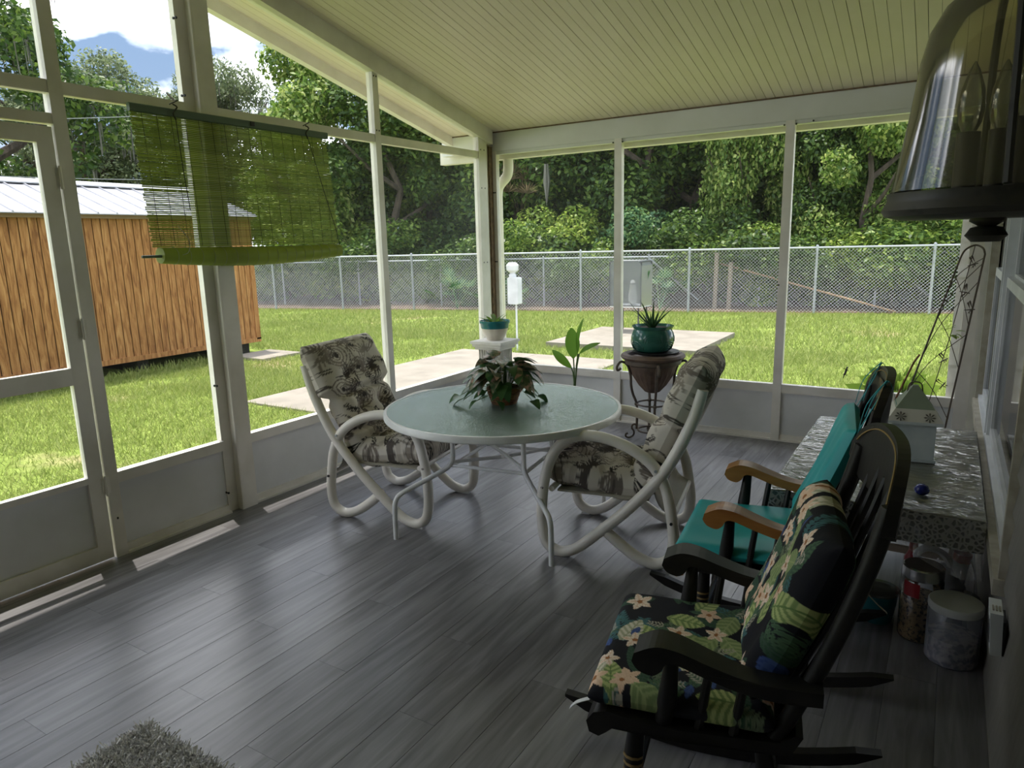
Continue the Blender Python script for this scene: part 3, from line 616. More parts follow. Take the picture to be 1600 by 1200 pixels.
x2 = n.nodes.new('ShaderNodeMixShader'); n.links.new(mu.outputs[0], x2.inputs[0]); n.links.new(x1.outputs[0], x2.inputs[1]); n.links.new(gl.outputs[0], x2.inputs[2]); n.links.new(x2.outputs[0], o.inputs[0])
# ---- green roll-up blind
m, n, p, o = _nodes('blind_green'); g = n.nodes.new('ShaderNodeNewGeometry'); c = _ramp(n, g.outputs['Random Per Island'], [(0, (.25, .31, .055)), (1, (.40, .46, .10))])
n.links.new(c, p.inputs['Base Color']); p.inputs['Roughness'].default_value = .5
t = n.nodes.new('ShaderNodeBsdfTranslucent'); n.links.new(c, t.inputs[0]); xm = n.nodes.new('ShaderNodeMixShader'); xm.inputs[0].default_value = .45
n.links.new(p.outputs[0], xm.inputs[1]); n.links.new(t.outputs[0], xm.inputs[2]); n.links.new(xm.outputs[0], o.inputs[0])
mat('blind_rail', (.10, .15, .10), .5); mat('cord_dark', (.05, .05, .03), .8); mat('cord_pale', (.45, .48, .34), .8)
bo = (-3.385, 2.68, 2.19); BL = thing('roll_blind', 'green slatted roll-up blind hanging across the big post', 'blind', bo)
y0, y1 = 2.055, 3.30; zt0, zb0 = 2.185, 1.52; NS = 72
S = MB(bo)
for k in range(NS):
    zz = zt0-.03-(zt0-.03-zb0)*k/(NS-1); dx = .012*math.sin(k/NS*PI)+.02*k/NS; sag = .0
    h = (zt0-.03-zb0)/(NS-1)*.37; e = random.uniform(-.006, .006); yL = y0-.004+.02*(k/NS)**3; yR = y1+.02*k/NS
    sl = random.uniform(-.0012, .0012)
    S.add([(-3.385+dx, yL+e, zz-h-sl), (-3.385+dx, yR+e, zz-h+sl), (-3.385+dx, yR+e, zz+h+sl), (-3.385+dx, yL+e, zz+h-sl), (-3.388+dx, yL+e, zz-h-sl), (-3.388+dx, yR+e, zz-h+sl), (-3.388+dx, yR+e, zz+h+sl), (-3.388+dx, yL+e, zz+h-sl)],
          [(0, 1, 2, 3), (7, 6, 5, 4), (0, 4, 5, 1), (3, 2, 6, 7), (0, 3, 7, 4), (1, 5, 6, 2)])
so2 = S.build('slat_curtain', 'blind_green', BL); so2['kind'] = 'stuff'
MB(bo).bbox((-3.397, y0-.01, zt0-.03), (-3.372, y1+.01, zt0+.008), .004).build('head_rail', 'blind_rail', BL)
for yy in np.linspace(y0+.05, y1-.04, 16): MB(bo).tube([(-3.3815, yy, zt0-.03), (-3.365, yy, 1.87), (-3.3555, yy+.004, zb0)], .0014, 4).build('ladder_cord', 'cord_dark', BL)
rc = (-3.352, 0, 1.475); RL = MB(bo); npts = 14
rad = lambda s: .040+.012*math.sin(PI*s)
pts = [(rc[0], y0+.04+(y1+.01-y0-.04)*s, rc[2]-.018*math.sin(PI*s)) for s in np.linspace(0, 1, npts)]
ro = RL.tube(pts, [rad(s) for s in np.linspace(0, 1, npts)], 20).build('rolled_slats', 'blind_green', BL, True)
for s in np.linspace(.06, .96, 17):
    yy = y0+.04+(y1+.01-y0-.04)*s; zz = rc[2]-.018*math.sin(PI*s); r_ = rad(s)+.0015
    MB(bo).tube([(rc[0]+r_*math.cos(a), yy, zz+r_*math.sin(a)) for a in np.linspace(0, 2*PI, 20)[:-1]], .0013, 4, True).build('roll_cord', 'cord_pale', ro)
MB(bo).tube([(rc[0]+.01, y0-.06, rc[2]-.004), (rc[0]+.01, y0+.06, rc[2]-.004)], .007, 8).build('end_rod', 'blind_rail', BL)
for yy in (2.27, 3.13):
    h = MB(bo); h.tube(spline([(-3.372, yy, 2.215), (-3.36, yy+.015, 2.20), (-3.36, yy-.01, 2.17), (-3.365, yy+.005, 2.14)], 4), .004, 5).tube([(-3.37, yy-.02, 2.21), (-3.36, yy+.025, 2.235)], .003, 5); h.build('hook', 'cord_dark', BL)
MB(bo).tube([(-3.36, 2.27, 2.15), (-3.352, 2.275, 1.9), (-3.345, 2.285, 1.70)], .0022, 5).build('pull_cord', 'cord_dark', BL)
MB(bo).tube([(-3.36, 3.13, 2.15), (-3.35, 3.2, 1.9), (-3.335, 3.285, 1.60), (-3.335, 3.31, 1.50)], .0022, 5).build('pull_cord', 'cord_dark', BL)
MB(bo).tube(spline([(-3.34, 2.20, 1.62), (-3.305, 2.23, 1.55), (-3.295, 2.215, 1.49), (-3.31, 2.19, 1.475)], 5), .002, 5).build('loose_cord', 'cord_pale', BL)
MB(bo).box((-3.372, 2.73, 2.165), (-3.366, 2.755, 2.188)).build('clip', 'black_dot', BL)

# ---- round glass table
TC = (-1.965, 3.05); TZ = .648; TR = .622; to = (TC[0], TC[1], 0)
tb = thing('glass_table', 'round white patio table with pebbled glass top', 'table', to)
MB().lathe([(TR-.03, TZ-.036), (TR-.002, TZ-.036), (TR+.004, TZ-.03), (TR+.004, TZ-.004), (TR, TZ+.001), (TR-.012, TZ+.001), (TR-.014, TZ-.010), (TR-.03, TZ-.012)], (0, 0, 0), 72).build('rim', 'table_white', tb, True)
MB().lathe([(.001, TZ-.009), (TR-.013, TZ-.009), (TR-.013, TZ), (.001, TZ)], (0, 0, 0), 72).build('glass_top', 'table_glass', tb)
LA = [math.radians(a) for a in (-127, -37, 53, 143)]
for a in LA:
    c_, s_ = math.cos(a), math.sin(a); P = lambda r, z: (r*c_, r*s_, z)
    MB().tube(spline([P(.285, TZ-.03), P(.285, .47), P(.285, .40), P(.30, .365), P(.34, .335), P(.50, .27), P(.575, .238), P(.60, .205), P(.607, .15), P(.609, .0)], 5), .0135, 10).build('leg', 'table_white', tb, True)
    MB().tube([P(.24, TZ-.02), P(TR-.02, TZ-.024)], .011, 8).build('top_support', 'table_white', tb, True)
for i in range(4):
    a, b = LA[i], LA[(i+1) % 4]; MB().tube([(.29*math.cos(a), .29*math.sin(a), .355), (.29*math.cos(b), .29*math.sin(b), .355)], .010, 8).build('brace', 'table_white', tb, True)
for i in (0, 1):
    a, b = LA[i], LA[i+2]; MB().tube([(.29*math.cos(a), .29*math.sin(a), .375), (0, 0, .362+.018*i), (.29*math.cos(b), .29*math.sin(b), .375)], .010, 8).build('cross_brace', 'table_white', tb, True)
MB().lathe([(.02, .36), (.02, .375)], (0, 0, 0), 12).build('hub_ring', 'table_white', tb)

# ---- prints painted into a colour grid
class Paint:
    def __init__(s, h, w, bg): s.a = np.empty((h, w, 3)); s.a[:] = bg; s.Y, s.X = np.mgrid[0:h, 0:w].astype(float); s.Y /= h; s.X /= h   # unit: 1 = height
    def put(s, m, c, al=1.):
        s.a[m] = s.a[m]*(1-al)+np.array(c)*al
    def leaf(s, x, y, L, W, ang, c1, c2, veins=9):
        dx, dy = s.X-x, s.Y-y; u = dx*math.cos(ang)+dy*math.sin(ang); v = -dx*math.sin(ang)+dy*math.cos(ang); t = u/L
        wd = W*np.sin(np.clip(t, 0, 1)*PI)**.75*(1-.35*t); m = (t > 0) & (t < 1) & (np.abs(v) < wd)
        st = (np.sin((t*veins-np.abs(v)/W*1.4)*2*PI) > .1) & m; s.put(m, c1); s.put(st, c2, .8); s.put(m & (np.abs(v) < .004), c2)
    def frond(s, x, y, L, ang, c, n=7, w=.013):
        for k in range(n):
            t = (k+1)/(n+.5); px, py = x+math.cos(ang)*L*t, y+math.sin(ang)*L*t
            for sg in (-1, 1): s.leaf(px, py, L*.42*(1-.4*t), w, ang+sg*.85, c, tuple(q*.8 for q in c), 2)
    def flower(s, x, y, R, ang, c1, c2, cc):
        for k in range(5):
            a = ang+k*2*PI/5; s.leaf(x+.1*R*math.cos(a), y+.1*R*math.sin(a), R, R*.36, a, c1, c2, 3)
        d = np.hypot(s.X-x, s.Y-y); s.put(d < R*.22, cc)
    def sample(s, u, v):
        h, w, _ = s.a.shape; i = np.clip((v*h).astype(int), 0, h-1); j = np.clip((u*w).astype(int), 0, w-1); return s.a[i, j]
def tropical(seed, h=420, w=420):
    g = np.random.default_rng(seed); P = Paint(h, w, (.012, .012, .016)); U = w/h
    dk, md, lm, tl, cr, bl = (.03, .075, .04), (.08, .15, .08), (.44, .50, .20), (.06, .155, .16), (.66, .62, .48), (.035, .065, .20)
    for k in range(26): P.leaf(g.random()*U, g.random(), .28, .05, g.uniform(0, 6.3), (dk, tl, md)[k % 3], (.05, .09, .06), 10)
    for k in range(14): P.frond(g.random()*U, g.random(), .22, g.uniform(0, 6.3), (tl, md, (.16, .20, .12))[k % 3])
    for k in range(15): P.leaf(g.random()*U, g.random(), .25, .085, g.uniform(0, 6.3), (lm, cr, (.20, .27, .11))[k % 3], ((.14, .22, .07), (.33, .34, .2), (.34, .40, .18))[k % 3], 6)
    for k in range(10): P.leaf(g.random()*U, g.random(), .10, .03, g.uniform(0, 6.3), bl, (.06, .10, .25), 3)
    for k in range(8): P.frond(g.random()*U, g.random(), .12, g.uniform(0, 6.3), (.48, .45, .36), 5, .007)
    for k in range(19): P.flower(g.random()*U, g.random(), g.uniform(.06, .09), g.uniform(0, 6.3), ((.85, .74, .62), (.80, .58, .40))[k % 2], (.72, .50, .34), (.35, .14, .05))
    return P
def sepia_floral(seed, h=520, w=220):
    g = np.random.default_rng(seed); P = Paint(h, w, (.66, .61, .52)); U = w/h
    P.put(np.sin(P.X*31+np.sin(P.Y*23)*2)*np.sin(P.Y*27+1)+.3*np.sin(P.X*90) > .55, (.52, .47, .39))
    for k in range(44):   # big feathery scrolls
        x, y, a = g.random()*U, g.random(), g.uniform(0, 6.3); c = ((.10, .085, .075), (.20, .17, .14), (.30, .26, .21))[k % 3]
        for j in range(9):
            aa = a+(j-4)*.26; P.leaf(x+.012*math.cos(aa), y+.012*math.sin(aa), g.uniform(.05, .11), .0055, aa+.25, c, c, 1)
    for k in range(16):
        x, y = g.random()*U, g.random(); d = np.hypot(P.X-x, P.Y-y); th = np.arctan2(P.Y-y, P.X-x); R = g.uniform(.04, .075)
        sp = (np.sin(d*2*PI/.017+th*1.0) > .45) & (d < R); P.put(sp, (.24, .20, .165)); P.put((d < R*.2), (.06, .05, .045))
    for k in range(70):
        x, y, a = g.random()*U, g.random(), g.uniform(0, 6.3); P.frond(x, y, g.uniform(.03, .07), a, ((.05, .045, .04), (.14, .12, .10))[k % 2], 5, .0035)
    return P
TROP, SEPIA = tropical(3), sepia_floral(5)
def pillow(name, m_, parent, path, W, T, nu, nv, paint=None, tuft=None, urange=(0, 1), vrange=(0, 1), edge=.12, taper=None):
    """cushion that follows a path of (x, z) points in the local x-z plane, W wide along y, T thick"""
    P = np.array(spline([(a, 0, b) for a, b in path], 10)); P = P[:, [0, 2]]; seg = np.hypot(*np.diff(P, axis=0).T); s = np.r_[0, np.cumsum(seg)]; Lp = s[-1]
    t = np.linspace(0, 1, nv); cx = np.interp(t*Lp, s, P[:, 0]); cz = np.interp(t*Lp, s, P[:, 1]); tx = np.gradient(cx); tz = np.gradient(cz); q = np.hypot(tx, tz); tx /= q; tz /= q
    nx, nz = -tz, tx
    u = np.linspace(-1, 1, nu); Ug, Tg = np.meshgrid(u, t)
    def prof(d): return np.sqrt(np.clip(1-(1-np.clip(d/edge, 0, 1))**2, 0, 1))
    H = T/2*prof((1-np.abs(Ug))*W/2/max(T, .01)*.9*edge/.5)*prof(np.minimum(Tg, 1-Tg)*Lp/max(T, .01)*.9*edge/.5)
    if tuft is not None: H = H*tuft(Ug, Tg)
    wf = taper(Tg) if taper is not None else 1.
    V = []
    for sg in (1, -1):
        V.append(np.stack([cx[:, None]+sg*H*nx[:, None], Ug*W/2*wf, cz[:, None]+sg*H*nz[:, None]], -1).reshape(-1, 3))
    V = np.concatenate(V); i, j = np.meshgrid(np.arange(nv-1), np.arange(nu-1), indexing='ij'); a = (i*nu+j).ravel(); N = nu*nv
    F = np.concatenate([np.stack([a, a+1, a+nu+1, a+nu], 1), np.stack([a+N, a+nu+N, a+nu+1+N, a+1+N], 1)])
    me = np_mesh(name, V, F, m_, True)
    if paint is not None:
        uu = urange[0]+(Ug*.5+.5)*(urange[1]-urange[0]); vv = vrange[0]+Tg*(vrange[1]-vrange[0]); c = paint.sample(uu.ravel(), vv.ravel())
        C4 = np.ones((2*N, 4), np.float32); C4[:N, :3] = c; C4[N:, :3] = c; at = me.color_attributes.new('print', 'FLOAT_COLOR', 'POINT'); at.data.foreach_set('color', C4.ravel())
    return link(name, me, parent)

# ---- loop-arm patio chairs
def loop_chair(label, loc, rz, hw, seedu):
    t = thing('loop_arm_chair', label, 'chair', (loc[0], loc[1], 0), rz)
    R = .0265; O = .22
    prof = [(-.20, .86), (-.155, .70), (-.045, .475), (.105, .29), (.24, .16), (.345, .065), (.41, .028), (.468, .024), (.518, .06), (.537, .14), (.538, .25), (.522, .385), (.482, .505), (.41, .585), (.315, .612), (.21, .602), (.10, .562), (.005, .492), (-.052, .39), (-.08, .26), (-.092, .15), (-.078, .065), (-.03, .027), (.02, .026), (.085, .05), (.165, .105), (.235, .163)]
    for sg in (-1, 1):
        pts = spline([(u-O, sg*(hw+(.004 if i < 12 else -.004)), z) for i, (u, z) in enumerate(prof)], 5)
        fr_ = MB().tube(pts, R, 12).build('side_frame', 'cream_tube', t, True)
        MB().tube([(.245-O, sg*hw, .145), (.225-O, sg*hw, .175)], R+.002, 12).build('joint_collar', 'cream_tube', fr_, True)
        MB().box((.455-O, sg*hw-.018, 0), (.50-O, sg*hw+.018, .012)).build('foot_pad', 'table_white', fr_)
        for (u, z) in ((.528, .345), (-.01, .48), (-.083, .24)):
            MB().tube([(u-O, sg*(hw+R-.003), z), (u-O, sg*(hw+R+.004), z)], .007, 8).build('bolt', 'galvanised' if z > .4 else 'black_dot', fr_)
    for (u, z) in ((.49, .335), (.02, .42), (-.19, .84), (-.082, .25)): MB().tube([(u-O, -hw, z), (u-O, hw, z)], .015, 8).build('cross_bar', 'cream_tube', t, True)
    sp = spline([(-.085, 0, .26), (-.02, 0, .30), (.02, 0, .415)], 4); k = len(sp)
    MB().add([(q[0]-O, -hw+.02, q[2]) for q in sp]+[(q[0]-O, hw-.02, q[2]) for q in sp]+[(q[0]-O-.006, -hw+.02, q[2]) for q in sp]+[(q[0]-O-.006, hw-.02, q[2]) for q in sp],
             [(i, i+1, i+1+k, i+k) for i in range(k-1)]+[(i+2*k, i+3*k, i+1+3*k, i+1+2*k) for i in range(k-1)]).build('rear_sling', 'sling', t)
    MB().box((.03-O, -hw+.03, .315), (.47-O, hw-.03, .325)).build('seat_sling', 'sling', t)
    def tuft(U, T):
        h = 1-.40*np.exp(-((T-.52)/.014)**2)-.42*np.exp(-((T-.71)/.018)**2)-.15*np.exp(-((T-.25)/.015)**2)
        for tu in (-.36, .36):
            for tv in (.14, .37, .62, .80): h = h-.48*np.exp(-(((U-tu)*.26)**2+((T-tv)*1.2)**2)/.0016)
        return np.clip(h*(1+.06*np.sin(U*9+T*23)+.05*np.sin(U*4-T*41)), .25, 1.3)
    pillow('cushion', 'print_fabric', t, [(.53-O, .395), (.44-O, .405), (.30-O, .385), (.14-O, .365), (.065-O, .385), (.02-O, .48), (-.06-O, .66), (-.13-O, .81), (-.20-O, .965)], 2*(hw-.028), .16, 90, 230, SEPIA, tuft, (0, 1) if seedu else (1, 0), (0, 1) if seedu else (.05, 1), .5, lambda T: 1+.22*np.clip((T-.715)/.03, 0, 1))
    return t
loop_chair('cream loop-arm chair with sepia floral cushion by the left screens', (-2.612, 2.976), math.radians(9.2), .282, True)
loop_chair('cream loop-arm chair with sepia floral cushion nearest the rocking chairs', (-1.318, 3.118), math.radians(189.8), .277, False)

# ---- rocking chairs
mat('black_paint', (.018, .016, .014), .42, col2=(.010, .009, .008), scale=20, spec=.3); mat('worn_gold', (.30, .20, .07), .5); mat('arm_wood', (.42, .19, .05), .35, col2=(.30, .12, .03), scale=5, stretch=(1, 6, 6))
mat('teal_vinyl', (.015, .38, .38), .5, col2=(.012, .33, .33), scale=4); mat('teal_tie', (.02, .30, .34), .6); mat('stencil', (.20, .15, .06), .6, col2=(.05, .045, .03), scale=60, lo=.45, hi=.55)
def rocker(label, loc, rz, arm_m, kind):
    t = thing('rocking_chair', label, 'rocking chair', (loc[0], loc[1], 0), rz); B = 'black_paint'; hw = .245
    for sg in (-1, 1):
        y = sg*.215
        pts = [(u, u*u/2.3+.018) for u in np.linspace(-.45, .44, 15)]
        poly = [(u, z+.02*min(1, (1-abs(u/.46))*6)) for u, z in pts]+[(u, z-.018*min(1, (1-abs(u/.46))*6)) for u, z in pts[::-1]]
        MB().prism(poly, lambda a, b: (a, y-.014, b), lambda a, b: (a, y+.014, b)).build('runner', B, t)
        for (u0, u1) in ((.15, .17), (-.13, -.19)):
            lg = MB().tube([(u0, sg*.19, .385), (u0+(u1-u0)*.3, sg*.197, .28), (u0+(u1-u0)*.5, sg*.203, .20), (u0+(u1-u0)*.75, sg*.208, .13), (u1, sg*.215, u1*u1/2.3+.03)], [.017, .024, .019, .022, .014], 10).build('leg', B, t, True)
            for kk in (.24, .26, .28): MB().tube([(u0+(u1-u0)*.34, sg*.199, kk), (u0+(u1-u0)*.35, sg*.1995, kk-.006)], .0245, 10).build('gold_ring', 'worn_gold', lg, True)
        MB().tube([(.16, sg*.205, .19), (-.16, sg*.205, .19)], .010, 8).build('stretcher', B, t, True)
        # arm: board that dips and ends in a front scroll
        top = [(.145, .600), (.10, .622), (.05, .618), (-.02, .594), (-.09, .574), (-.16, .568), (-.245, .572)]; bot = [(-.245, .540), (-.16, .534), (-.09, .540), (-.02, .560), (.05, .585), (.075, .583), (.085, .565), (.105, .552), (.135, .560), (.150, .580)]
        MB().prism([(a[0], a[2]) for a in spline([(u, 0, z) for u, z in top], 4)]+[(a[0], a[2]) for a in spline([(u, 0, z) for u, z in bot], 4)], lambda a, b: (a, sg*hw-.027-.012*min(1, max(0, (a+.1)*5)), b), lambda a, b: (a, sg*hw+.027+.012*min(1, max(0, (a+.1)*5)), b)).build('arm', arm_m, t)
        MB().tube([(.085, sg*.225, .40), (.075, sg*.235, .47), (.065, sg*hw, .59)], [.019, .023, .015], 10).build('arm_post', B, t, True)
        for u in (-.015, -.09): MB().tube([(u+.02, sg*.225, .40), (u, sg*hw, .56)], [.011, .010], 8).build('arm_spindle', B, t, True)
        # back post
        MB().tube(spline([(-.155, sg*.205, .39), (-.238, sg*.222, .60), (-.302, sg*.23, .80), (-.345, sg*.225, .97)], 4), .0185, 10).build('back_post', B, t, True)
    for (u, z) in ((.16, .16), (-.165, .15)): MB().tube([(u, -.205, z), (u, 0, z), (u, .205, z)], [.009, .014, .009], 8).build('stretcher', B, t, True)
    # seat with rolled front edge
    sp = [(.215, .415), (.245, .405), (.262, .38), (.255, .352), (.232, .345), (.215, .358), (.20, .372), (.05, .372), (-.19, .378), (-.215, .43), (-.20, .432), (-.17, .408), (.05, .402), (.17, .408)]
    sp2 = sp
    MB().prism(sp2, lambda a, b: (a, -.25+.02*(a < -.1), b), lambda a, b: (a, .25-.02*(a < -.1), b)).build('seat', B, t)
    if kind == 'teal': MB().prism([(.20, .418), (.235, .412), (.262, .385), (.258, .35), (.232, .342), (.208, .352)], lambda a, b: (a+.006, -.252, b), lambda a, b: (a+.006, .252, b)).build('front_roll', 'arm_wood', t)
    for yy in (-.13, -.065, 0, .065, .13): MB().tube(spline([(-.165, yy*.9, .40), (-.255, yy*1.05, .60), (-.322, yy*1.12, .80), (-.37, yy*1.12, .96)], 3), .009, 7).build('back_spindle', B, t, True)
    # crest rail: curved board with rounded shoulders
    ys = np.linspace(-.275, .275, 23); V = []
    for yy in ys:
        q = abs(yy)/.275; ztop = 1.062-.085*q**3.2-.035*max(0, q-.86)*7*.3; zbot = .88+.055*max(0, math.cos(yy/.275*PI*.5))**2*.2+.02*q**2+(.03*max(0, q-.75)*4); xx = -.372+.04*q*q
        for (dz, xo) in ((zbot, .013), (ztop, .011), (ztop, -.013), (zbot, -.013)): V.append((xx+xo-(dz-.90)*.08, yy, dz))
    n_ = len(ys); F = [(i*4+a, i*4+(a+1) % 4, (i+1)*4+(a+1) % 4, (i+1)*4+a) for i in range(n_-1) for a in range(4)]+[(3, 2, 1, 0), tuple((n_-1)*4+a for a in range(4))]
    cr_ = MB().add(V, F).build('crest_rail', B, t, False)
    MB().tube([(V[i*4+1][0]+.002, V[i*4+1][1]*.95, V[i*4+1][2]-.014) for i in range(1, n_-1)], .0022, 5).build('gold_line', 'worn_gold', cr_)
    if kind == 'teal':
        me = MB().add([(-.372+.0135-(z-.90)*.08+.04*(yy/.275)**2+.002, yy, z) for z in (.94, .98, 1.02) for yy in np.linspace(-.11, .11, 9)], [(r*9+i, r*9+i+1, r*9+i+10, r*9+i+9) for r in range(2) for i in range(8)]).build('stencil_motif', 'stencil', cr_)
    return t
def ribbon(pts, w, par, name, m_):
    P = spline(pts, 5); V = []; F = []
    for i, q in enumerate(P):
        V += [(q[0], q[1]-w/2, q[2]), (q[0], q[1]+w/2, q[2]), (q[0]+.0015, q[1]+w/2, q[2]+.001), (q[0]+.0015, q[1]-w/2, q[2]+.001)]
        if i: b = i*4; F += [(b-4+a, b-4+(a+1) % 4, b+(a+1) % 4, b+a) for a in range(4)]
    return MB().add(V, F).build(name, m_, par)
BR = (-.442, 1.63); TRk = (-.515, 2.485); RZB, RZT = PI+.21, PI+.12
rb = rocker('black rocking chair with tropical leaf print cushions in the foreground', BR, RZB, 'black_paint', 'tropical')
rt = rocker('black rocking chair with wooden arms and teal cushions', TRk, RZT, 'arm_wood', 'teal')
def soft(U, T): return 1+.05*np.sin(U*5+T*7)+.04*np.sin(U*11-T*9)
def cush(name, label, cat, loc, rz, *a, **k):
    t = thing(name, label, cat, (loc[0], loc[1], 0), rz); pillow('pad', *a[:1], t, *a[1:], **k); return t
sc = cush('seat_cushion', 'tropical leaf print seat cushion on the black rocking chair', 'cushion', BR, RZB, 'print_fabric', [(.262, .438), (.15, .446), (0, .446), (-.155, .448)], .485, .062, 170, 170, TROP, soft, edge=.5)
bc = cush('back_cushion', 'tropical leaf print back cushion on the black rocking chair', 'cushion', BR, RZB, 'print_fabric', [(-.105, .49), (-.160, .60), (-.225, .76), (-.268, .875)], .43, .10, 170, 170, TROP, soft, (1, 0), (.1, 1), edge=.5)
sc2 = cush('seat_cushion', 'teal vinyl seat cushion on the wooden-armed rocking chair', 'cushion', TRk, RZT, 'teal_vinyl', [(.255, .436), (.1, .44), (-.145, .446)], .47, .05, 40, 40, None, soft, edge=.5)
bc2 = cush('back_cushion', 'teal vinyl back cushion tied to the wooden-armed rocking chair', 'cushion', TRk, RZT, 'teal_vinyl', [(-.122, .485), (-.18, .62), (-.24, .77), (-.29, .905)], .42, .058, 40, 50, None, soft, edge=.5)
for sg in (-1, 1):
    y = sg*.17
    ribbon([(-.30, y, .90), (-.345, y, 1.0), (-.37, y, 1.058), (-.395, y+.01, .99)], .014, bc2, 'tie', 'teal_tie')
    ribbon([(-.365, y, 1.06), (-.315, y+.03*sg, .99), (-.295, y+.05*sg, .90)], .012, bc2, 'tie', 'teal_tie')
    ribbon([(-.365, y, 1.06), (-.335, y-.03*sg, 1.0), (-.315, y-.05*sg, .93)], .012, bc2, 'tie', 'teal_tie')
mat('tie_stripe', (.45, .42, .36), .8, col2=(.02, .02, .02), scale=40, lo=.48, hi=.52)
ribbon([(-.285, -.215, .74), (-.33, -.225, .70), (-.35, -.235, .64), (-.37, -.25, .60)], .012, bc, 'tie', 'tie_stripe')
ribbon([(-.285, -.215, .74), (-.34, -.21, .66), (-.38, -.20, .58), (-.43, -.20, .53)], .012, bc, 'tie', 'tie_stripe')
ribbon([(.255, .235, .43), (.285, .245, .42), (.30, .25, .405)], .014, sc, 'white_tag', 'plastic_white')
# ================================================================== PLANTS AND SMALL THINGS
leaf_mat('leaf_ivy', (.03, .085, .03), (.05, .13, .04), (.09, .19, .06), .2, .35)
m, n, p, o = _nodes('leaf_caladium'); v = _vec(n, (1, 1, 1)); z = _noise(n, v, 26, 3, .8)
n.links.new(_ramp(n, z, [(.34, (.03, .085, .035)), (.50, (.17, .18, .10)), (.64, (.55, .34, .27))]), p.inputs['Base Color']); p.inputs['Roughness'].default_value = .4
leaf_mat('leaf_bright', (.12, .26, .03), (.16, .33, .04), (.2, .38, .06), .5, .35); leaf_mat('leaf_aloe', (.035, .09, .035), (.055, .12, .045), (.08, .15, .06), .1, .4)
mat('stem', (.10, .17, .05), .6); mat('wicker', (.27, .13, .05), .7, col2=(.14, .06, .022), scale=40); mat('soil', (.04, .03, .02), 1)
mat('pedestal', (.78, .75, .68), .6, col2=(.66, .63, .56), scale=6); mat('teal_glaze', (.02, .17, .19), .2); mat('cream_glaze', (.66, .61, .52), .3, col2=(.55, .50, .41), scale=14)
mat('terracotta', (.16, .06, .035), .6); mat('black_plastic', (.015, .015, .016), .4); mat('iron', (.05, .042, .036), .55, col2=(.11, .08, .055), scale=25, lo=.5, hi=.75)
mat('bronze_urn', (.17, .11, .075), .6, col2=(.09, .06, .042), scale=12); mat('green_glaze', (.035, .15, .11), .16, col2=(.025, .11, .085), scale=6)
def leaf_me(name, L, W, droop, fold, m_, shape='lance', seg=6):
    mb = MB(); V = []
    for i in range(seg+1):
        t = i/seg
        w = W*(math.sin(PI*min(1, t*.94+.03))**.8 if shape == 'lance' else (1-t)**.7*min(1, t*5+.55) if shape == 'heart' else (1-t)**.9)
        x = L*t*(1-.18*droop*t); z = -droop*L*t*t*.5
        V += [(x, -w, z+fold*w), (x, 0, z), (x, w, z+fold*w)]
    F = [(i*3+a, i*3+a+1, i*3+a+4, i*3+a+3) for i in range(seg) for a in (0, 1)]
    return mb.add(V, F).me(name, m_, True)
def put_leaf(me, par, base, az, el, roll=0., s=1.):
    o_ = link('leaf', me, par); R_ = Matrix.Rotation(az, 4, 'Z') @ Matrix.Rotation(-el, 4, 'Y') @ Matrix.Rotation(roll, 4, 'X')
    o_.matrix_basis = Matrix.Translation(base) @ R_ @ Matrix.Scale(s, 4); return o_
g = np.random.default_rng(19)
# ---- basket plant on the table
bz = TZ; bo = (-1.985, 3.10, bz)
bk = thing('basket_plant', 'leafy green and pink plant in a wicker basket on the glass table', 'plant', bo)
b1 = MB()
for k in range(7):
    zz = .006+k*.0115; rr = .062+.024*k/6; b1.tube([(rr*math.cos(a)*(1+.03*(-1)**i), rr*math.sin(a)*(1+.03*(-1)**i), zz) for i, a in enumerate(np.linspace(0, 2*PI, 33)[:-1])], .0075, 6, True)
bb = b1.build('wicker_basket', 'wicker', bk, True)
MB().tube([(.087*math.cos(a), .087*math.sin(a), .084) for a in np.linspace(0, 2*PI, 25)[:-1]], .008, 6, True).build('basket_rim', 'wicker', bb, True)
MB().lathe([(.001, .004), (.06, .004), (.082, .07), (.001, .074)], (0, 0, 0), 16).build('soil', 'soil', bk)
cal = [leaf_me('leaf', .135, .052, .7, .25, 'leaf_caladium', 'heart'), leaf_me('leaf', .12, .046, .9, .2, 'leaf_caladium', 'heart')]; ivy = [leaf_me('leaf', .085, .036, .6, .2, 'leaf_ivy', 'heart'), leaf_me('leaf', .105, .042, .9, .15, 'leaf_ivy', 'heart')]
stm = MB()
for k in range(66):
    az = k*2.39996; lay = k/66; rr = .03+.115*math.sqrt(g.random()); h = .245-.12*(rr/.145)**1.5*g.uniform(.6, 1.2)-.02*lay+.02
    b = (rr*math.cos(az), rr*math.sin(az), max(.125, h)); top = (h > .15) and k % 3 != 0
    put_leaf((cal if top else ivy)[k % 2], bk, b, az+g.normal(0, .35), .45-rr*5+g.normal(0, .25), g.normal(0, .3), g.uniform(.85, 1.2)); stm.tube([(0.02*math.cos(az), .02*math.sin(az), .07), (b[0]*.6, b[1]*.6, b[2]*.9), b], .002, 4)
for k, (az, L) in enumerate(((-2.75, .25), (-2.35, .22), (-.15, .2), (.5, .18), (-1.2, .14), (2.6, .2), (-2.0, .17))):
    e = (L*math.cos(az), L*math.sin(az), .035); stm.tube([(.04*math.cos(az), .04*math.sin(az), .09), (L*.6*math.cos(az), L*.6*math.sin(az), .09), e], .002, 4)
    for q in (1., .72): put_leaf(ivy[k % 2], bk, (e[0]*q, e[1]*q, .04+.05*(1-q)*3), az+g.normal(0, .4), -.25, g.normal(0, .3), .9)
stm.tube([(-.06, -.06, .05), (-.13, -.10, .012)], .002, 4); so3 = stm.build('stems', 'stem', bk); so3['kind'] = 'stuff'
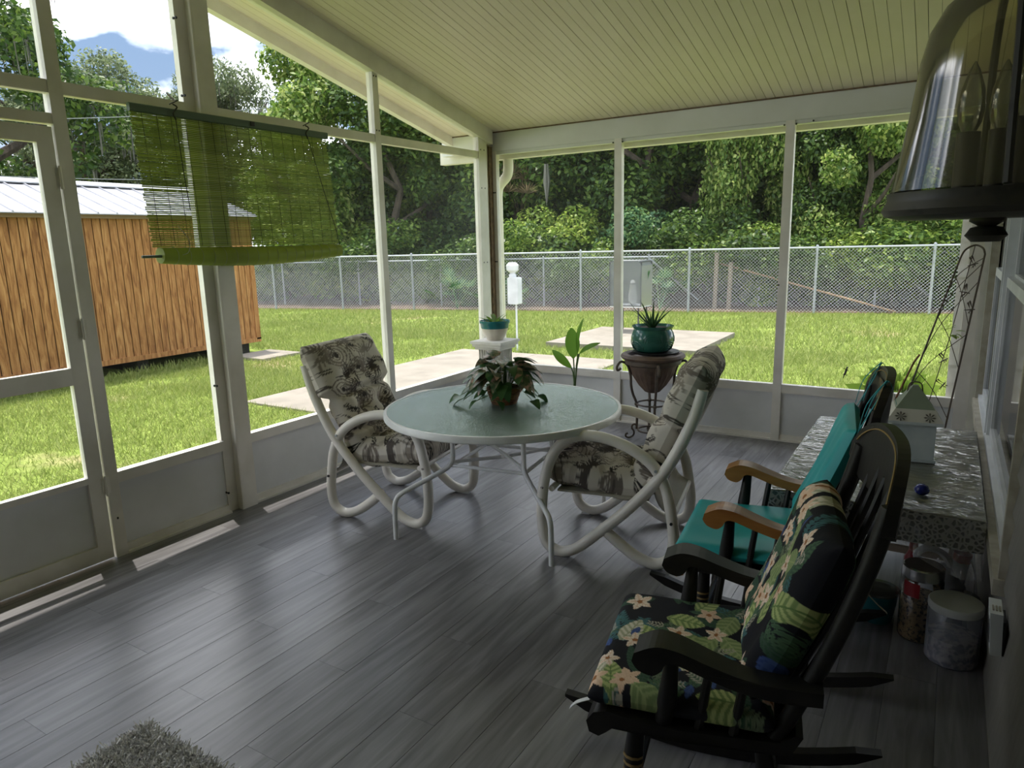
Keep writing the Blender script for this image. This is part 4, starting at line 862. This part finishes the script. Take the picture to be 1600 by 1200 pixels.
put_leaf(cal[0], bk, (-.05, .0, .25), 2.6, .55, 0, .9); put_leaf(cal[1], bk, (.06, .05, .225), .3, .4, 0, 1)
# ---- fluted pedestal with pot in the corner
po = (-3.18, 4.85, 0); pd = thing('pedestal', 'white fluted column pedestal in the far left corner', 'pedestal', po); ph = .70
def sq(h, z0, z1, m_=None): return (m_ or MB()).box((-h, -h, z0), (h, h, z1))
sq(.150, ph-.022, ph).build('cap', 'pedestal', pd); sq(.138, ph-.045, ph-.022).build('moulding', 'pedestal', pd); sq(.122, ph-.07, ph-.045).build('moulding', 'pedestal', pd)
sq(.145, 0, .05).build('base', 'pedestal', pd); sq(.125, .05, .08).build('moulding', 'pedestal', pd)
sq(.082, .08, ph-.07).build('shaft', 'pedestal', pd)
fl_me = MB().tube([(0, 0, .08), (0, 0, ph-.07)], .0070, 6).me('flute', 'pedestal', True)
for k in range(10):
    q = -.095+.19*k/9
    for (x, y) in ((q, -.095), (q, .095), (.095, q), (-.095, q)): link('flute', fl_me, pd, (x, y, 0))
pt = (-3.185, 4.86, ph); t = thing('potted_succulent', 'small green plant in teal and cream pot on the white pedestal', 'potted plant', pt)
MB().lathe([(.065, 0), (.072, .012), (.085, .03), (.108, .085), (.113, .10)], (0, 0, 0), 28).build('pot', 'cream_glaze', t, True)
MB().lathe([(.1135, .10), (.120, .135), (.128, .145), (.128, .163), (.118, .163), (.108, .14), (.001, .138)], (0, 0, 0), 28).build('glazed_rim', 'teal_glaze', t, True)
MB().lathe([(.001, .139), (.109, .139), (.109, .145), (.001, .147)], (0, 0, 0), 20).build('soil', 'soil', t)
sl_ = leaf_me('leaf', .12, .013, .45, .3, 'leaf_mid', 'lance', 5)
for k in range(26): put_leaf(sl_, t, (.05*math.cos(k*2.4)*g.random(), .05*math.sin(k*2.4)*g.random(), .142), k*2.4, g.uniform(.25, 1.0), 0, g.uniform(.6, 1.05))
# ---- broad-leaved plant on the floor behind the table
fo = (-2.30, 4.62, 0); t = thing('broad_leaf_plant', 'tall bright green broad-leaved plant in a brown pot behind the table', 'potted plant', fo)
MB().lathe([(.17, 0), (.215, .012), (.225, .035), (.215, .035), (.17, .016), (.001, .014)], (0, 0, 0), 28).build('saucer', 'black_plastic', t, True)
MB().lathe([(.13, .018), (.16, .10), (.185, .16), (.20, .165), (.20, .19), (.185, .19), (.17, .17), (.001, .165)], (0, 0, 0), 28).build('pot', 'terracotta', t, True)
MB().lathe([(.001, .166), (.172, .166), (.174, .178), (.001, .18)], (0, 0, 0), 20).build('soil', 'soil', t)
fw = np.array(fo)
def to_l(px, py, Y): q = at_y(px, py, Y)-fw; return (q[0], q[1], q[2])
base = to_l(898, 590, 4.62); MB().tube([(base[0]-.01, 0, .17), (base[0]-.005, 0, .35), base], [.014, .012, .009], 8).build('stem', 'stem', t, True)
def big_leaf(p0, p1, W, bend, face):
    A, B_ = np.array(to_l(*p0, 4.62)), np.array(to_l(*p1, 4.6)); d = B_-A; L = np.linalg.norm(d); d = d/L; s_ = np.cross(d, np.array(face, float)); s_ /= np.linalg.norm(s_); nn = np.cross(s_, d); V = []; N_ = 9
    for i in range(N_+1):
        q = i/N_; w_ = W*math.sin(PI*min(1, q*.96+.02))**.75; c_ = A+d*L*q+nn*bend*math.sin(PI*q)*L
        V += [c_-s_*w_+nn*w_*.25, c_, c_+s_*w_+nn*w_*.25]
    MB().add(V, [(i*3+a, i*3+a+1, i*3+a+4, i*3+a+3) for i in range(N_) for a in (0, 1)]).build('leaf', 'leaf_bright', t, True)
    MB().tube([np.array((base[0], base[1], base[2]-.1)), A*.5+np.array(base)*.5, A], .005, 6).build('leaf_stalk', 'stem', t, True)
big_leaf((896, 560), (893, 512), .055, -.05, (.35, -1, .2)); big_leaf((903, 553), (912, 497), .03, .06, (-.8, -1, 0)); big_leaf((893, 575), (863, 547), .032, .10, (-.2, -1, .7)); big_leaf((905, 553), (938, 536), .022, .10, (.2, -1, .8))
# ---- iron plant stand with urn bowl
sc_ = (-1.83, 4.93, 0); t = thing('plant_stand', 'dark iron scroll plant stand holding a bronze urn bowl', 'plant stand', sc_)
MB().lathe([(.03, .36), (.055, .37), (.10, .42), (.15, .50), (.172, .57), (.172, .59), (.001, .60)], (0, 0, 0), 48, lambda a, z: 1+(.03*math.cos(a*24) if z < .58 else 0)).build('urn_bowl', 'bronze_urn', t, True)
MB().lathe([(.176, .575), (.205, .585), (.21, .605), (.205, .618), (.17, .618)], (0, 0, 0), 40).build('stand_ring', 'iron', t, True)
MB().lathe([(.19, .618), (.222, .622), (.236, .640), (.226, .658), (.20, .664), (.185, .655), (.18, .63)], (0, 0, 0), 72, lambda a, z: 1+.012*math.cos(a*36)).build('rope_rim', 'bronze_urn', t, True)
for a in (-2.62, -1.05, .52, 2.09):
    c_, s_ = math.cos(a), math.sin(a); P = lambda r, z: (r*c_, r*s_, z)
    lg = MB().tube(spline([P(.235, .55), P(.262, .535), P(.265, .565), P(.235, .60), P(.19, .575), P(.165, .50), P(.16, .42), P(.145, .35), P(.118, .28), P(.112, .20), P(.115, .08)], 5), .0095, 8).build('leg', 'iron', t, True)
    MB().tube(spline([P(.115, .10), P(.125, .115), P(.145, .11), P(.15, .085), P(.135, .06), P(.14, .03), P(.17, .012), P(.195, .02), P(.195, .04), P(.18, .045)], 4), .0075, 7).build('scroll_foot', 'iron', lg, True)
    MB().ball(P(.118, .275), .017, 8, 5).build('leaf_knob', 'iron', lg, True)
for r_, z_ in ((.115, .275), (.105, .07)): MB().tube([(r_*math.cos(a), r_*math.sin(a), z_) for a in np.linspace(0, 2*PI, 25)[:-1]], .007, 6, True).build('ring', 'iron', t, True)
pp = (-1.835, 4.93, .662); t = thing('potted_aloe', 'aloe in a green glazed pot with wavy rim on the plant stand', 'potted plant', pp)
MB().lathe([(.10, .002), (.165, .004), (.172, .02), (.165, .022), (.10, .010), (.001, .010)], (.03, -.01, 0), 28).build('saucer', 'black_plastic', t, True)
gpm = MB(); NN = 72; prof = [(.105, .012), (.135, .03), (.155, .075), (.157, .12), (.145, .165), (.137, .18), (.150, .20), (.152, .206), (.142, .205), (.128, .185), (.001, .18)]
gpm.lathe(prof, (0, 0, 0), NN, lambda a, z: 1+(.025*math.sin(a*7) if z > .195 else 0)); po_ = gpm.build('pot', 'green_glaze', t, True)
def arcs(cA, cz, rads):
    for rr in rads:
        pts = []
        for th in np.linspace(.1, PI-.1, 9):
            zz = cz+rr*math.sin(th); aa = cA+rr*math.cos(th)/.155; R_ = np.interp(zz, [.012, .03, .075, .12, .165], [.105, .135, .155, .157, .145])+.001
            pts.append((R_*math.cos(aa), R_*math.sin(aa), zz))
        MB().tube(pts, .0028, 5).build('relief_ridge', 'green_glaze', po_, True)
for i in range(7): arcs(-PI/2-.55+i*.9, .03+.055*(i % 2), (.025, .04, .055, .07))
MB().lathe([(.001, .178), (.128, .178), (.128, .188), (.001, .19)], (0, 0, 0), 20).build('soil', 'soil', t)
al = [leaf_me('leaf', L, .012, dr, .6, 'leaf_aloe', 'tip', 6) for L, dr in ((.16, .1), (.20, .25), (.13, .05))]
for k in range(17): put_leaf(al[k % 3], t, (.02*math.cos(k*2.4), .02*math.sin(k*2.4)-.01, .185), k*2.39996, g.uniform(.7, 1.35), 0, g.uniform(.95, 1.35))
put_leaf(leaf_me('leaf', .27, .015, -.15, .6, 'leaf_aloe', 'tip', 6), t, (-.02, 0, .185), PI-.2, .72)
# ---- long side table under lace and clear plastic
m, n, p, o = _nodes('lace'); v = _vec(n, (1, 1, 1), False); vo = n.nodes.new('ShaderNodeTexVoronoi'); vo.feature = 'DISTANCE_TO_EDGE'; vo.inputs['Scale'].default_value = 55; n.links.new(v, vo.inputs['Vector'])
n.links.new(_ramp(n, vo.outputs['Distance'], [(.10, (.62, .61, .57)), (.2, (.10, .10, .09))]), p.inputs['Base Color']); p.inputs['Roughness'].default_value = .9
mat('cloth_top', (.42, .41, .33), .7, col2=(.20, .22, .17), scale=5, detail=6)
m, n, gl = clear_mat('plastic_film', (.96, .97, .96), .12, (.6, .6, .58), .12, .9); b = n.nodes.new('ShaderNodeBump'); b.inputs['Strength'].default_value = .8; b.inputs['Distance'].default_value = .03
n.links.new(_noise(n, _vec(n, (1, 2.6, 1), False), 7, 5, 1.2), b.inputs['Height']); n.links.new(b.outputs[0], gl.inputs['Normal'])
X0, X1, Y0, Y1, Z = -.535, .178, 2.80, 4.10, .50; so4 = ((X0+X1)/2, (Y0+Y1)/2, 0)
t = thing('side_table', 'long low side table along the house wall, seen under its cloth', 'table', so4)
MB(so4).box((X0, Y0, Z-.03), (X1, Y1, Z)).build('top', 'old_wood', t)
for x in (X0+.04, X1-.08):
    for y in (Y0+.48, Y1-.08): MB(so4).box((x, y, 0), (x+.04, y+.04, Z-.03)).build('leg', 'old_wood', t)
for y in (Y0+.49, Y1-.07): MB(so4).box((X0+.08, y, .13), (X1-.08, y+.02, .16)).build('rail', 'old_wood', t)
def drape(name, m_, par, e, z, d0, wav, seedk, top=True, org=so4):
    xs0, xs1, ys0, ys1 = X0-e, X1+min(e, .008), Y0-e, Y1+e
    ring = [(xs0+(xs1-xs0)*i/24, ys0) for i in range(24)]+[(xs1, ys0+(ys1-ys0)*i/30) for i in range(30)]+[(xs1-(xs1-xs0)*i/24, ys1) for i in range(24)]+[(xs0, ys1-(ys1-ys0)*i/30) for i in range(30)]
    K = len(ring); V = []
    for j, f in enumerate((0, .25, .6, 1)):
        for i, (x, y) in enumerate(ring):
            o1 = f*(wav*math.sin(i*.9+seedk)+wav*.7*math.sin(i*2.3)); xx = min(x+(o1 if x == xs0 else 0), .192); yy = y-(abs(o1)+.004*f if y == ys0 else 0); V.append((xx, yy, z-f*(d0(i) if callable(d0) else d0)))
    F = [(j*K+i, j*K+(i+1) % K, (j+1)*K+(i+1) % K, (j+1)*K+i) for j in range(3) for i in range(K)]
    mb = MB(org).add(V, F); return mb.build(name, m_, par)
tcl = thing('tablecloth', 'olive and white lace tablecloth on the side table', 'tablecloth', so4)
MB(so4).box((X0-.004, Y0-.004, Z), (X1+.004, Y1+.004, Z+.003)).build('top_panel', 'cloth_top', tcl)
drape('lace_border', 'lace', tcl, .006, Z+.003, .115, .004, 0)
pf = thing('plastic_cover', 'wrinkled clear plastic sheet over the lace tablecloth', 'plastic sheet', so4)
g2 = np.random.default_rng(4); nx_, ny_ = 26, 44; Vp = [(X0-.01+(X1-X0+.014)*i/(nx_-1), Y0-.01+(Y1-Y0+.02)*j/(ny_-1), Z+.007+.004*abs(math.sin(j*.9+math.sin(i*.7)*1.5))*g2.random()) for j in range(ny_) for i in range(nx_)]
MB(so4).add(Vp, [(j*nx_+i, j*nx_+i+1, (j+1)*nx_+i+1, (j+1)*nx_+i) for j in range(ny_-1) for i in range(nx_-1)]).build('sheet', 'plastic_film', pf, True)
drape('overhang', 'plastic_film', pf, .012, Z+.007, lambda i: .17+.05*math.sin(i*.35), .012, 1.)
# painted house box on the table
mat('box_paint', (.56, .60, .58), .5, col2=(.42, .48, .48), scale=9); mat('roof_sage', (.24, .29, .20), .6); mat('roof_cream', (.58, .56, .48), .6); mat('flower_paint', (.12, .11, .09), .7)
ho = (-.085, 3.50, Z+.012); t = thing('house_box', 'painted house-shaped box with pyramid roof on the side table', 'decor box', ho, .12)
sq(.085, 0, .17).build('body', 'box_paint', t); sq(.092, 0, .012).build('base', 'box_paint', t); sq(.108, .17, .182).build('eave', 'box_paint', t)
def frus(h0, z0, h1, z1, m_, nm): return MB().hexa([(-h0, -h0, z0), (h0, -h0, z0), (h0, h0, z0), (-h0, h0, z0), (-h1, -h1, z1), (h1, -h1, z1), (h1, h1, z1), (-h1, h1, z1)]).build(nm, m_, t)
frus(.108, .182, .075, .232, 'roof_cream', 'lower_roof'); frus(.075, .232, .010, .325, 'roof_sage', 'upper_roof')
MB().tube(spline([(-.03, 0, .29), (-.02, 0, .334), (.02, 0, .334), (.03, 0, .29)], 4), .003, 6).build('handle', 'iron', t, True)
for fx in (-.055, .055):
    f = MB(); cyf, czf = -.0985, .203
    for k in range(8):
        a = k*PI/4; f.add([(fx, cyf-.001, czf), (fx+.018*math.cos(a-.2), cyf+.009*math.sin(a-.2)-.002, czf+.016*math.sin(a-.2)), (fx+.024*math.cos(a), cyf+.012*math.sin(a)-.002, czf+.02*math.sin(a)), (fx+.018*math.cos(a+.2), cyf+.009*math.sin(a+.2)-.002, czf+.016*math.sin(a+.2))], [(0, 1, 2, 3)])
    f.build('painted_flower', 'flower_paint', t)
mat('blue_glass', (.02, .03, .22), .2)
tag(MB().lathe([(.014, 0), (.024, .008), (.027, .02), (.02, .034), (.01, .04)], (0, 0, 0), 16).build('blue_jar', 'blue_glass', None, True), 'small dark blue jar on the side table behind the black rocking chair', 'jar').location = (-.02, 2.98, Z+.012)
tag(MB().lathe([(.012, 0), (.022, .01), (.02, .03), (.006, .038)], (0, 0, 0), 12).build('brown_trinket', 'wicker', None, True), 'small brown trinket on the side table behind the spindles', 'trinket').location = (-.22, 3.05, Z+.012)
# ---- wire trellis with dragonflies
tY = 4.55; tl = at_y(1440, 600, tY); tro = (0.0, tY, 0); t = thing('wire_trellis', 'tall black wire trellis with metal dragonflies in the right corner', 'trellis', tro)
L0 = at_y(1416, 620, tY); L1 = at_y(1500, 405, tY); Ap = at_y(1524, 383, tY+.05); R1 = at_y(1539, 397, tY); R0 = at_y(1477, 667, tY)
dl = (L1-L0)/(L1[2]-L0[2]); dr = (R1-R0)/(R1[2]-R0[2]); LB = L0-dl*L0[2]; RB = R0-dr*R0[2]; R1[0] = min(R1[0], .165)
fr_ = MB(tro).tube([LB, L0, L1]+spline([L1, (L1+Ap)/2+np.array([-.012, 0, .012]), Ap, (R1+Ap)/2+np.array([.012, 0, .008]), R1], 4)[1:]+[R0, RB], .005, 7).build('outer_frame', 'iron', t, True)
def lr(fl, fr): return (L0+(L1-L0)*fl), (R0+(R1-R0)*fr)
for (a, b) in ((.05, .55), (.30, .85), (.55, .95), (.75, .98)):
    A = lr(a, 0)[0]; B_ = lr(0, b)[1]; MB(tro).tube(spline([A, A*.65+B_*.35+np.array([0, 0, .05]), B_], 5), .0022, 5).build('inner_wire', 'iron', t)
for (a, b) in ((.2, .05), (.6, .35), (.9, .6)):
    A = lr(a, 0)[0]; B_ = lr(0, b)[1]; MB(tro).tube(spline([A, A*.5+B_*.5+np.array([0, 0, .03]), B_], 5), .0022, 5).build('inner_wire', 'iron', t)
MB(tro).tube([LB*.5+RB*.5, lr(.5, .5)[0]*.45+lr(.5, .5)[1]*.55, Ap], .0024, 5).build('centre_wire', 'iron', t)
for (px, py, a) in ((1521, 413, .3), (1508, 457, -.2), (1516, 484, .1), (1475, 563, .6), (1473, 602, 1.0)):
    c_ = at_y(px, py, tY-.01)-np.array(tro); d = MB(); ca, sa = math.cos(a), math.sin(a)
    d.tube([c_+np.array([-.028*ca, 0, -.028*sa]), c_, c_+np.array([.022*ca, 0, .022*sa])], [.002, .004, .003], 5)
    for s1 in (-1, 1):
        for k in (.0, .008): e = c_+np.array([k-.026*sa*s1-.01, -.004, k+.03*ca*s1+.006]); d.add([c_+np.array([k, 0, k]), e+np.array([.005, 0, 0]), e+np.array([0, 0, .008]), e-np.array([.006, 0, 0])], [(0, 1, 2, 3)])
    d.build('dragonfly', 'iron', t)
vn = thing('vine_sprig', 'yellow-green vine sprig clinging to the wire trellis', 'vine', tuple(at_y(1490, 515, tY-.02)))
vl = leaf_me('leaf', .05, .02, .4, .2, 'leaf_lime', 'heart', 4)
for k in range(9): put_leaf(vl, vn, (g.normal(0, .014), g.normal(0, .008), g.normal(0, .022)), g.uniform(0, 6.3), g.uniform(-.6, .6), 0, g.uniform(.7, 1.1))
ca = at_y(1408, 606, 4.9); cb = at_y(1428, 566, 4.95); cc2 = at_y(1437, 554, 4.97); dn = (ca-cb)/(cb[2]-ca[2]); cf = ca+dn*ca[2]
tag(MB().tube([cf, ca, cb, cc2], .006, 8).build('walking_cane', 'wicker', None, True), 'thin brown stick leaning behind the teal rocking chair', 'stick')
# ---- metal gecko on the far screen
mat('black_iron', (.01, .01, .01), .5); q = at_y(1321, 582, FY+.026); ge = MB(); A = lambda u, v: (u*.8, -.006, v)
ge.tube(spline([A(-.018, -.05), A(-.012, -.03), A(-.004, -.01), A(.004, .012), A(.010, .03), A(.014, .042)], 4), [.001]*3+[.003]*4+[.007]*8+[.005]*3+[.006]*2+[.002], 7)
for (u, v, du, dv) in ((.004, .02, -.02, .012), (.008, .02, .018, -.006), (-.004, -.006, -.018, -.012), (0, -.008, .016, -.016)): ge.tube([A(u, v), A(u+du, v+dv)], .0018, 5)
tag(ge.build('gecko', 'black_iron', None, True), 'tiny black metal gecko on the far screen', 'ornament').location = tuple(q)
# ---- jars and jugs on the floor by the wall
clear_mat('jar_glass', (.93, .95, .94), .04, (.5, .5, .5), .03, .6); clear_mat('cloudy_plastic', (.88, .91, .96), .18, (.55, .60, .68), .3, .3); clear_mat('tea_glass', (.6, .65, .6), .25, (.3, .33, .3), .1, .4)
mat('steel', (.55, .55, .55), .25, .9); mat('seed', (.42, .28, .14), .9, col2=(.05, .035, .02), scale=90, lo=.4, hi=.5, bump=.6); mat('shells', (.60, .52, .46), .8, col2=(.22, .19, .22), scale=45, lo=.42, hi=.58, bump=.5)
mat('red_plastic', (.35, .012, .02), .35); mat('lid_white', (.66, .68, .66), .45); mat('teal_bucket', (.01, .16, .18), .45); mat('jug_white', (.70, .72, .76), .35)
J = (.012, 2.84, 0); t = thing('seed_jar', 'tall clear jar of bird seed with steel lid', 'jar', J)
MB().lathe([(.066, .002), (.07, .008), (.07, .235), (.064, .245)], (0, 0, 0), 28).build('glass_body', 'jar_glass', t, True)
MB().lathe([(.001, .006), (.066, .006), (.066, .165), (.001, .172)], (0, 0, 0), 24).build('bird_seed', 'seed', t, True)['kind'] = 'stuff'
MB().lathe([(.001, .243), (.068, .243), (.069, .247), (.069, .283), (.064, .288), (.001, .288)], (0, 0, 0), 28).build('lid', 'steel', t, True)
v_ = MB()
for k in range(7): a = -2.5+k*.12; v_.add([(.0712*math.cos(a), .0712*math.sin(a), .18), (.0712*math.cos(a+.12), .0712*math.sin(a+.12), .18), (.0712*math.cos(a+.12), .0712*math.sin(a+.12), .235), (.0712*math.cos(a), .0712*math.sin(a), .235)], [(0, 1, 2, 3)])
v_.build('red_label', 'red_plastic', t)
J = (.118, 2.72, 0); t = thing('white_tub', 'cloudy plastic tub with white lid beside the house wall', 'tub', J)
MB().lathe([(.075, .002), (.083, .01), (.084, .19), (.078, .20)], (0, 0, 0), 30).build('body', 'cloudy_plastic', t, True)
MB().lathe([(.001, .006), (.079, .006), (.080, .10), (.04, .108), (.001, .104)], (0, 0, 0), 26, lambda a, z: 1+(.02*math.sin(a*5) if z > .09 else 0)).build('mixed_contents', 'shells', t, True)['kind'] = 'stuff'
MB().lathe([(.001, .198), (.083, .198), (.0855, .203), (.0855, .222), (.082, .227), (.001, .227)], (0, 0, 0), 30).build('lid', 'lid_white', t, True)
J = (.142, 2.868, 0); t = thing('canning_jar', 'canning jar with silver lid behind the cloudy tub', 'jar', J)
MB().lathe([(.05, .002), (.056, .01), (.056, .15), (.05, .165)], (0, 0, 0), 24).build('glass_body', 'tea_glass', t, True)
MB().lathe([(.001, .163), (.054, .163), (.055, .166), (.055, .182), (.051, .185), (.001, .183)], (0, 0, 0), 24).build('lid', 'steel', t, True)
MB().lathe([(.001, .006), (.052, .006), (.052, .12), (.001, .12)], (0, 0, 0), 20).build('dark_contents', 'soil', t)
J = (.078, 3.015, 0); t = thing('plastic_jug', 'white plastic jug with loop handle and red spout cap', 'jug', J)
MB().lathe([(.06, .002), (.068, .012), (.068, .15), (.05, .20), (.025, .225)], (0, 0, 0), 26, lambda a, z: 1+.15*abs(math.cos(a))).build('body', 'jug_white', t, True)
MB().tube(spline([(-.06, 0, .20), (-.095, 0, .25), (-.06, 0, .285), (-.01, 0, .275), (.02, 0, .235), (.03, 0, .20)], 5), .014, 8).build('handle', 'jug_white', t, True)
MB().tube([(.045, 0, .17), (.055, 0, .26)], .028, 14).build('spout', 'jug_white', t, True); MB().tube([(.055, 0, .258), (.058, 0, .29)], .031, 14).build('cap', 'red_plastic', t, True)
MB().tube(spline([(.08, -.01, .28), (.10, -.02, .22), (.105, -.03, .15)], 4), .0025, 5).build('cap_cord', 'plastic_white', t)
J = (-.135, 2.90, 0); t = thing('teal_bucket', 'small teal bucket with clear lid under the side table edge', 'bucket', J)
MB().lathe([(.052, 0), (.058, .004), (.066, .07), (.068, .072), (.072, .12), (.066, .12), (.052, .01), (.001, .008)], (0, 0, 0), 26).build('bucket', 'teal_bucket', t, True)
MB().lathe([(.001, .121), (.076, .121), (.077, .132), (.066, .135), (.001, .133)], (0, 0, 0), 26).build('lid', 'tea_glass', t, True)
J = (-.03, 3.10, 0); t = thing('red_bottle', 'small red-capped bottle behind the seed jar', 'bottle', J)
MB().lathe([(.025, 0), (.03, .01), (.03, .20), (.014, .235)], (0, 0, 0), 16).build('body', 'red_plastic', t, True); MB().lathe([(.001, .235), (.016, .235), (.016, .275), (.001, .278)], (0, 0, 0), 14).build('cap', 'red_plastic', t, True)
# ---- white gadget on the siding
wo_ = (.196, 2.22, .345); t = thing('wall_gadget', 'white plastic wall gadget with grey display on the siding', 'gadget', wo_)
MB().hexa([(-.012, -.05, 0), (.015, -.05, 0), (.015, .05, 0), (-.012, .05, 0), (-.022, -.05, .125), (.008, -.05, .125), (.008, .05, .125), (-.022, .05, .125)]).build('case', 'lid_white', t)
MB().hexa([(-.0165, -.035, .03), (-.012, -.035, .03), (-.012, .035, .03), (-.0165, .035, .03), (-.022, -.035, .10), (-.018, -.035, .10), (-.018, .035, .10), (-.022, .035, .10)]).build('display', 'window_glass', t)
MB().box((.012, -.04, .0), (.019, .04, .10)).build('back_plate', 'black_plastic', t)
for k in range(3): MB().box((-.016+.008*k, -.03, .124), (-.012+.008*k, .0, .128)).build('button', 'trim_tan', t)
# ---- lantern on the house wall
clear_mat('smoky_glass', (.86, .82, .66), .20, (.40, .37, .26), .08, .4); clear_mat('bulb_glass', (.85, .87, .85), .12, (.6, .6, .58), .05, .8); mat('lantern_black', (.014, .013, .012), .5, col2=(.05, .046, .04), scale=30, lo=.55, hi=.75)
lo_ = (.036, 1.107, 1.515); t = thing('wall_lantern', 'black lantern with smoky bell glass at the upper right', 'lantern', lo_)
MB().lathe([(.001, 0), (.10, 0), (.119, .005), (.123, .012), (.119, .021), (.117, .026), (.118, .034), (.001, .036)], (0, 0, 0), 40).build('base_ring', 'lantern_black', t, True)
bell = [(.114, .036), (.108, .07), (.100, .12), (.095, .16), (.091, .195), (.083, .23), (.068, .258), (.045, .278), (.02, .286)]
V = MB(); V.lathe(bell, (0, 0, 0), 48); V.f = [f for f in V.f if len(f) == 4]; V.build('bell_glass', 'smoky_glass', t, True)
MB().lathe([(.001, -.03), (.016, -.03), (.024, -.022), (.018, -.012), (.010, -.010), (.020, -.004), (.020, .001)], (0, 0, 0), 20).build('finial', 'lantern_black', t, True)
for a in (-PI/2+.09, PI/2+.09):
    c_, s_ = math.cos(a), math.sin(a); MB().tube([((r_+.006)*c_, (r_+.006)*s_, z_) for r_, z_ in bell[:8]]+[(.01*c_, .01*s_, .292)], .0048, 7).build('cage_bar', 'lantern_black', t, True)
MB().lathe([(.03, .282), (.034, .292), (.018, .30), (.012, .33), (.001, .332)], (0, 0, 0), 20).build('top_cap', 'lantern_black', t, True)
MB().tube(spline([(0, 0, .33), (.0, .0, .38), (.05, 0, .42), (.12, 0, .39), (.165, 0, .34)], 5), .008, 8).build('bracket_arm', 'lantern_black', t, True)
MB().lathe([(.001, 0), (.045, 0), (.05, .004), (.04, .012), (.001, .014)], (0, 0, 0), 20).build('wall_plate', 'lantern_black', t, True)
pl_ = t.children[-1]; pl_.rotation_euler = (0, -PI/2, 0); pl_.location = (.178, 0, .34)
for (x, y, dz) in ((-.030, -.01, 0), (.025, -.02, .012), (.005, .035, .006)):
    cd_ = MB().tube([(x, y, .034), (x, y, .034+.072+dz)], .0135, 12).build('candle_sleeve', 'lantern_black', t, True)
    V = MB().lathe([(.008, .107+dz), (.013, .118+dz), (.0155, .135+dz), (.013, .158+dz), (.006, .18+dz), (.001, .19+dz)], (x, y, 0), 14); V.build('bulb', 'bulb_glass', t, True)
# ---- shaggy rug
mat('rug_base', (.40, .39, .37), .95); leaf_mat('rug_pile', (.42, .41, .385), (.62, .605, .57), (.84, .82, .77), .1, .9)
rx0, rx1, ry0, ry1 = -2.065, -1.35, .30, 1.045
t = thing('shag_rug', 'grey shaggy rug at the bottom edge', 'rug', (-1.7, .7, 0)); oo = np.array((-1.7, .7, 0))
MB(tuple(oo)).box((rx0+.01, ry0, .001), (rx1, ry1-.01, .008)).build('backing', 'rug_base', t)
N = 36000; x = rng.uniform(rx0, rx1, N); y = ry1-(ry1-ry0)*rng.random(N)**1.3; a = rng.uniform(0, 2*PI, N); L = rng.uniform(.014, .028, N); wd = .0016; ln = rng.normal(0, .6, (N, 2))*L[:, None]
V = np.empty((N, 4, 3)); V[:, 0] = np.stack([x-np.cos(a)*wd, y-np.sin(a)*wd, np.full(N, .006)], 1); V[:, 1] = np.stack([x+np.cos(a)*wd, y+np.sin(a)*wd, np.full(N, .006)], 1)
V[:, 2] = np.stack([x+ln[:, 0]+np.cos(a)*wd*1.3, y+ln[:, 1]+np.sin(a)*wd*1.3, .004+L*.9], 1); V[:, 3] = np.stack([x+ln[:, 0]-np.cos(a)*wd*1.3, y+ln[:, 1]-np.sin(a)*wd*1.3, .004+L], 1)
V = V.reshape(-1, 3)-oo; link('pile', np_mesh('pile', V, np.arange(len(V)).reshape(-1, 4), 'rug_pile'), t)['kind'] = 'stuff'
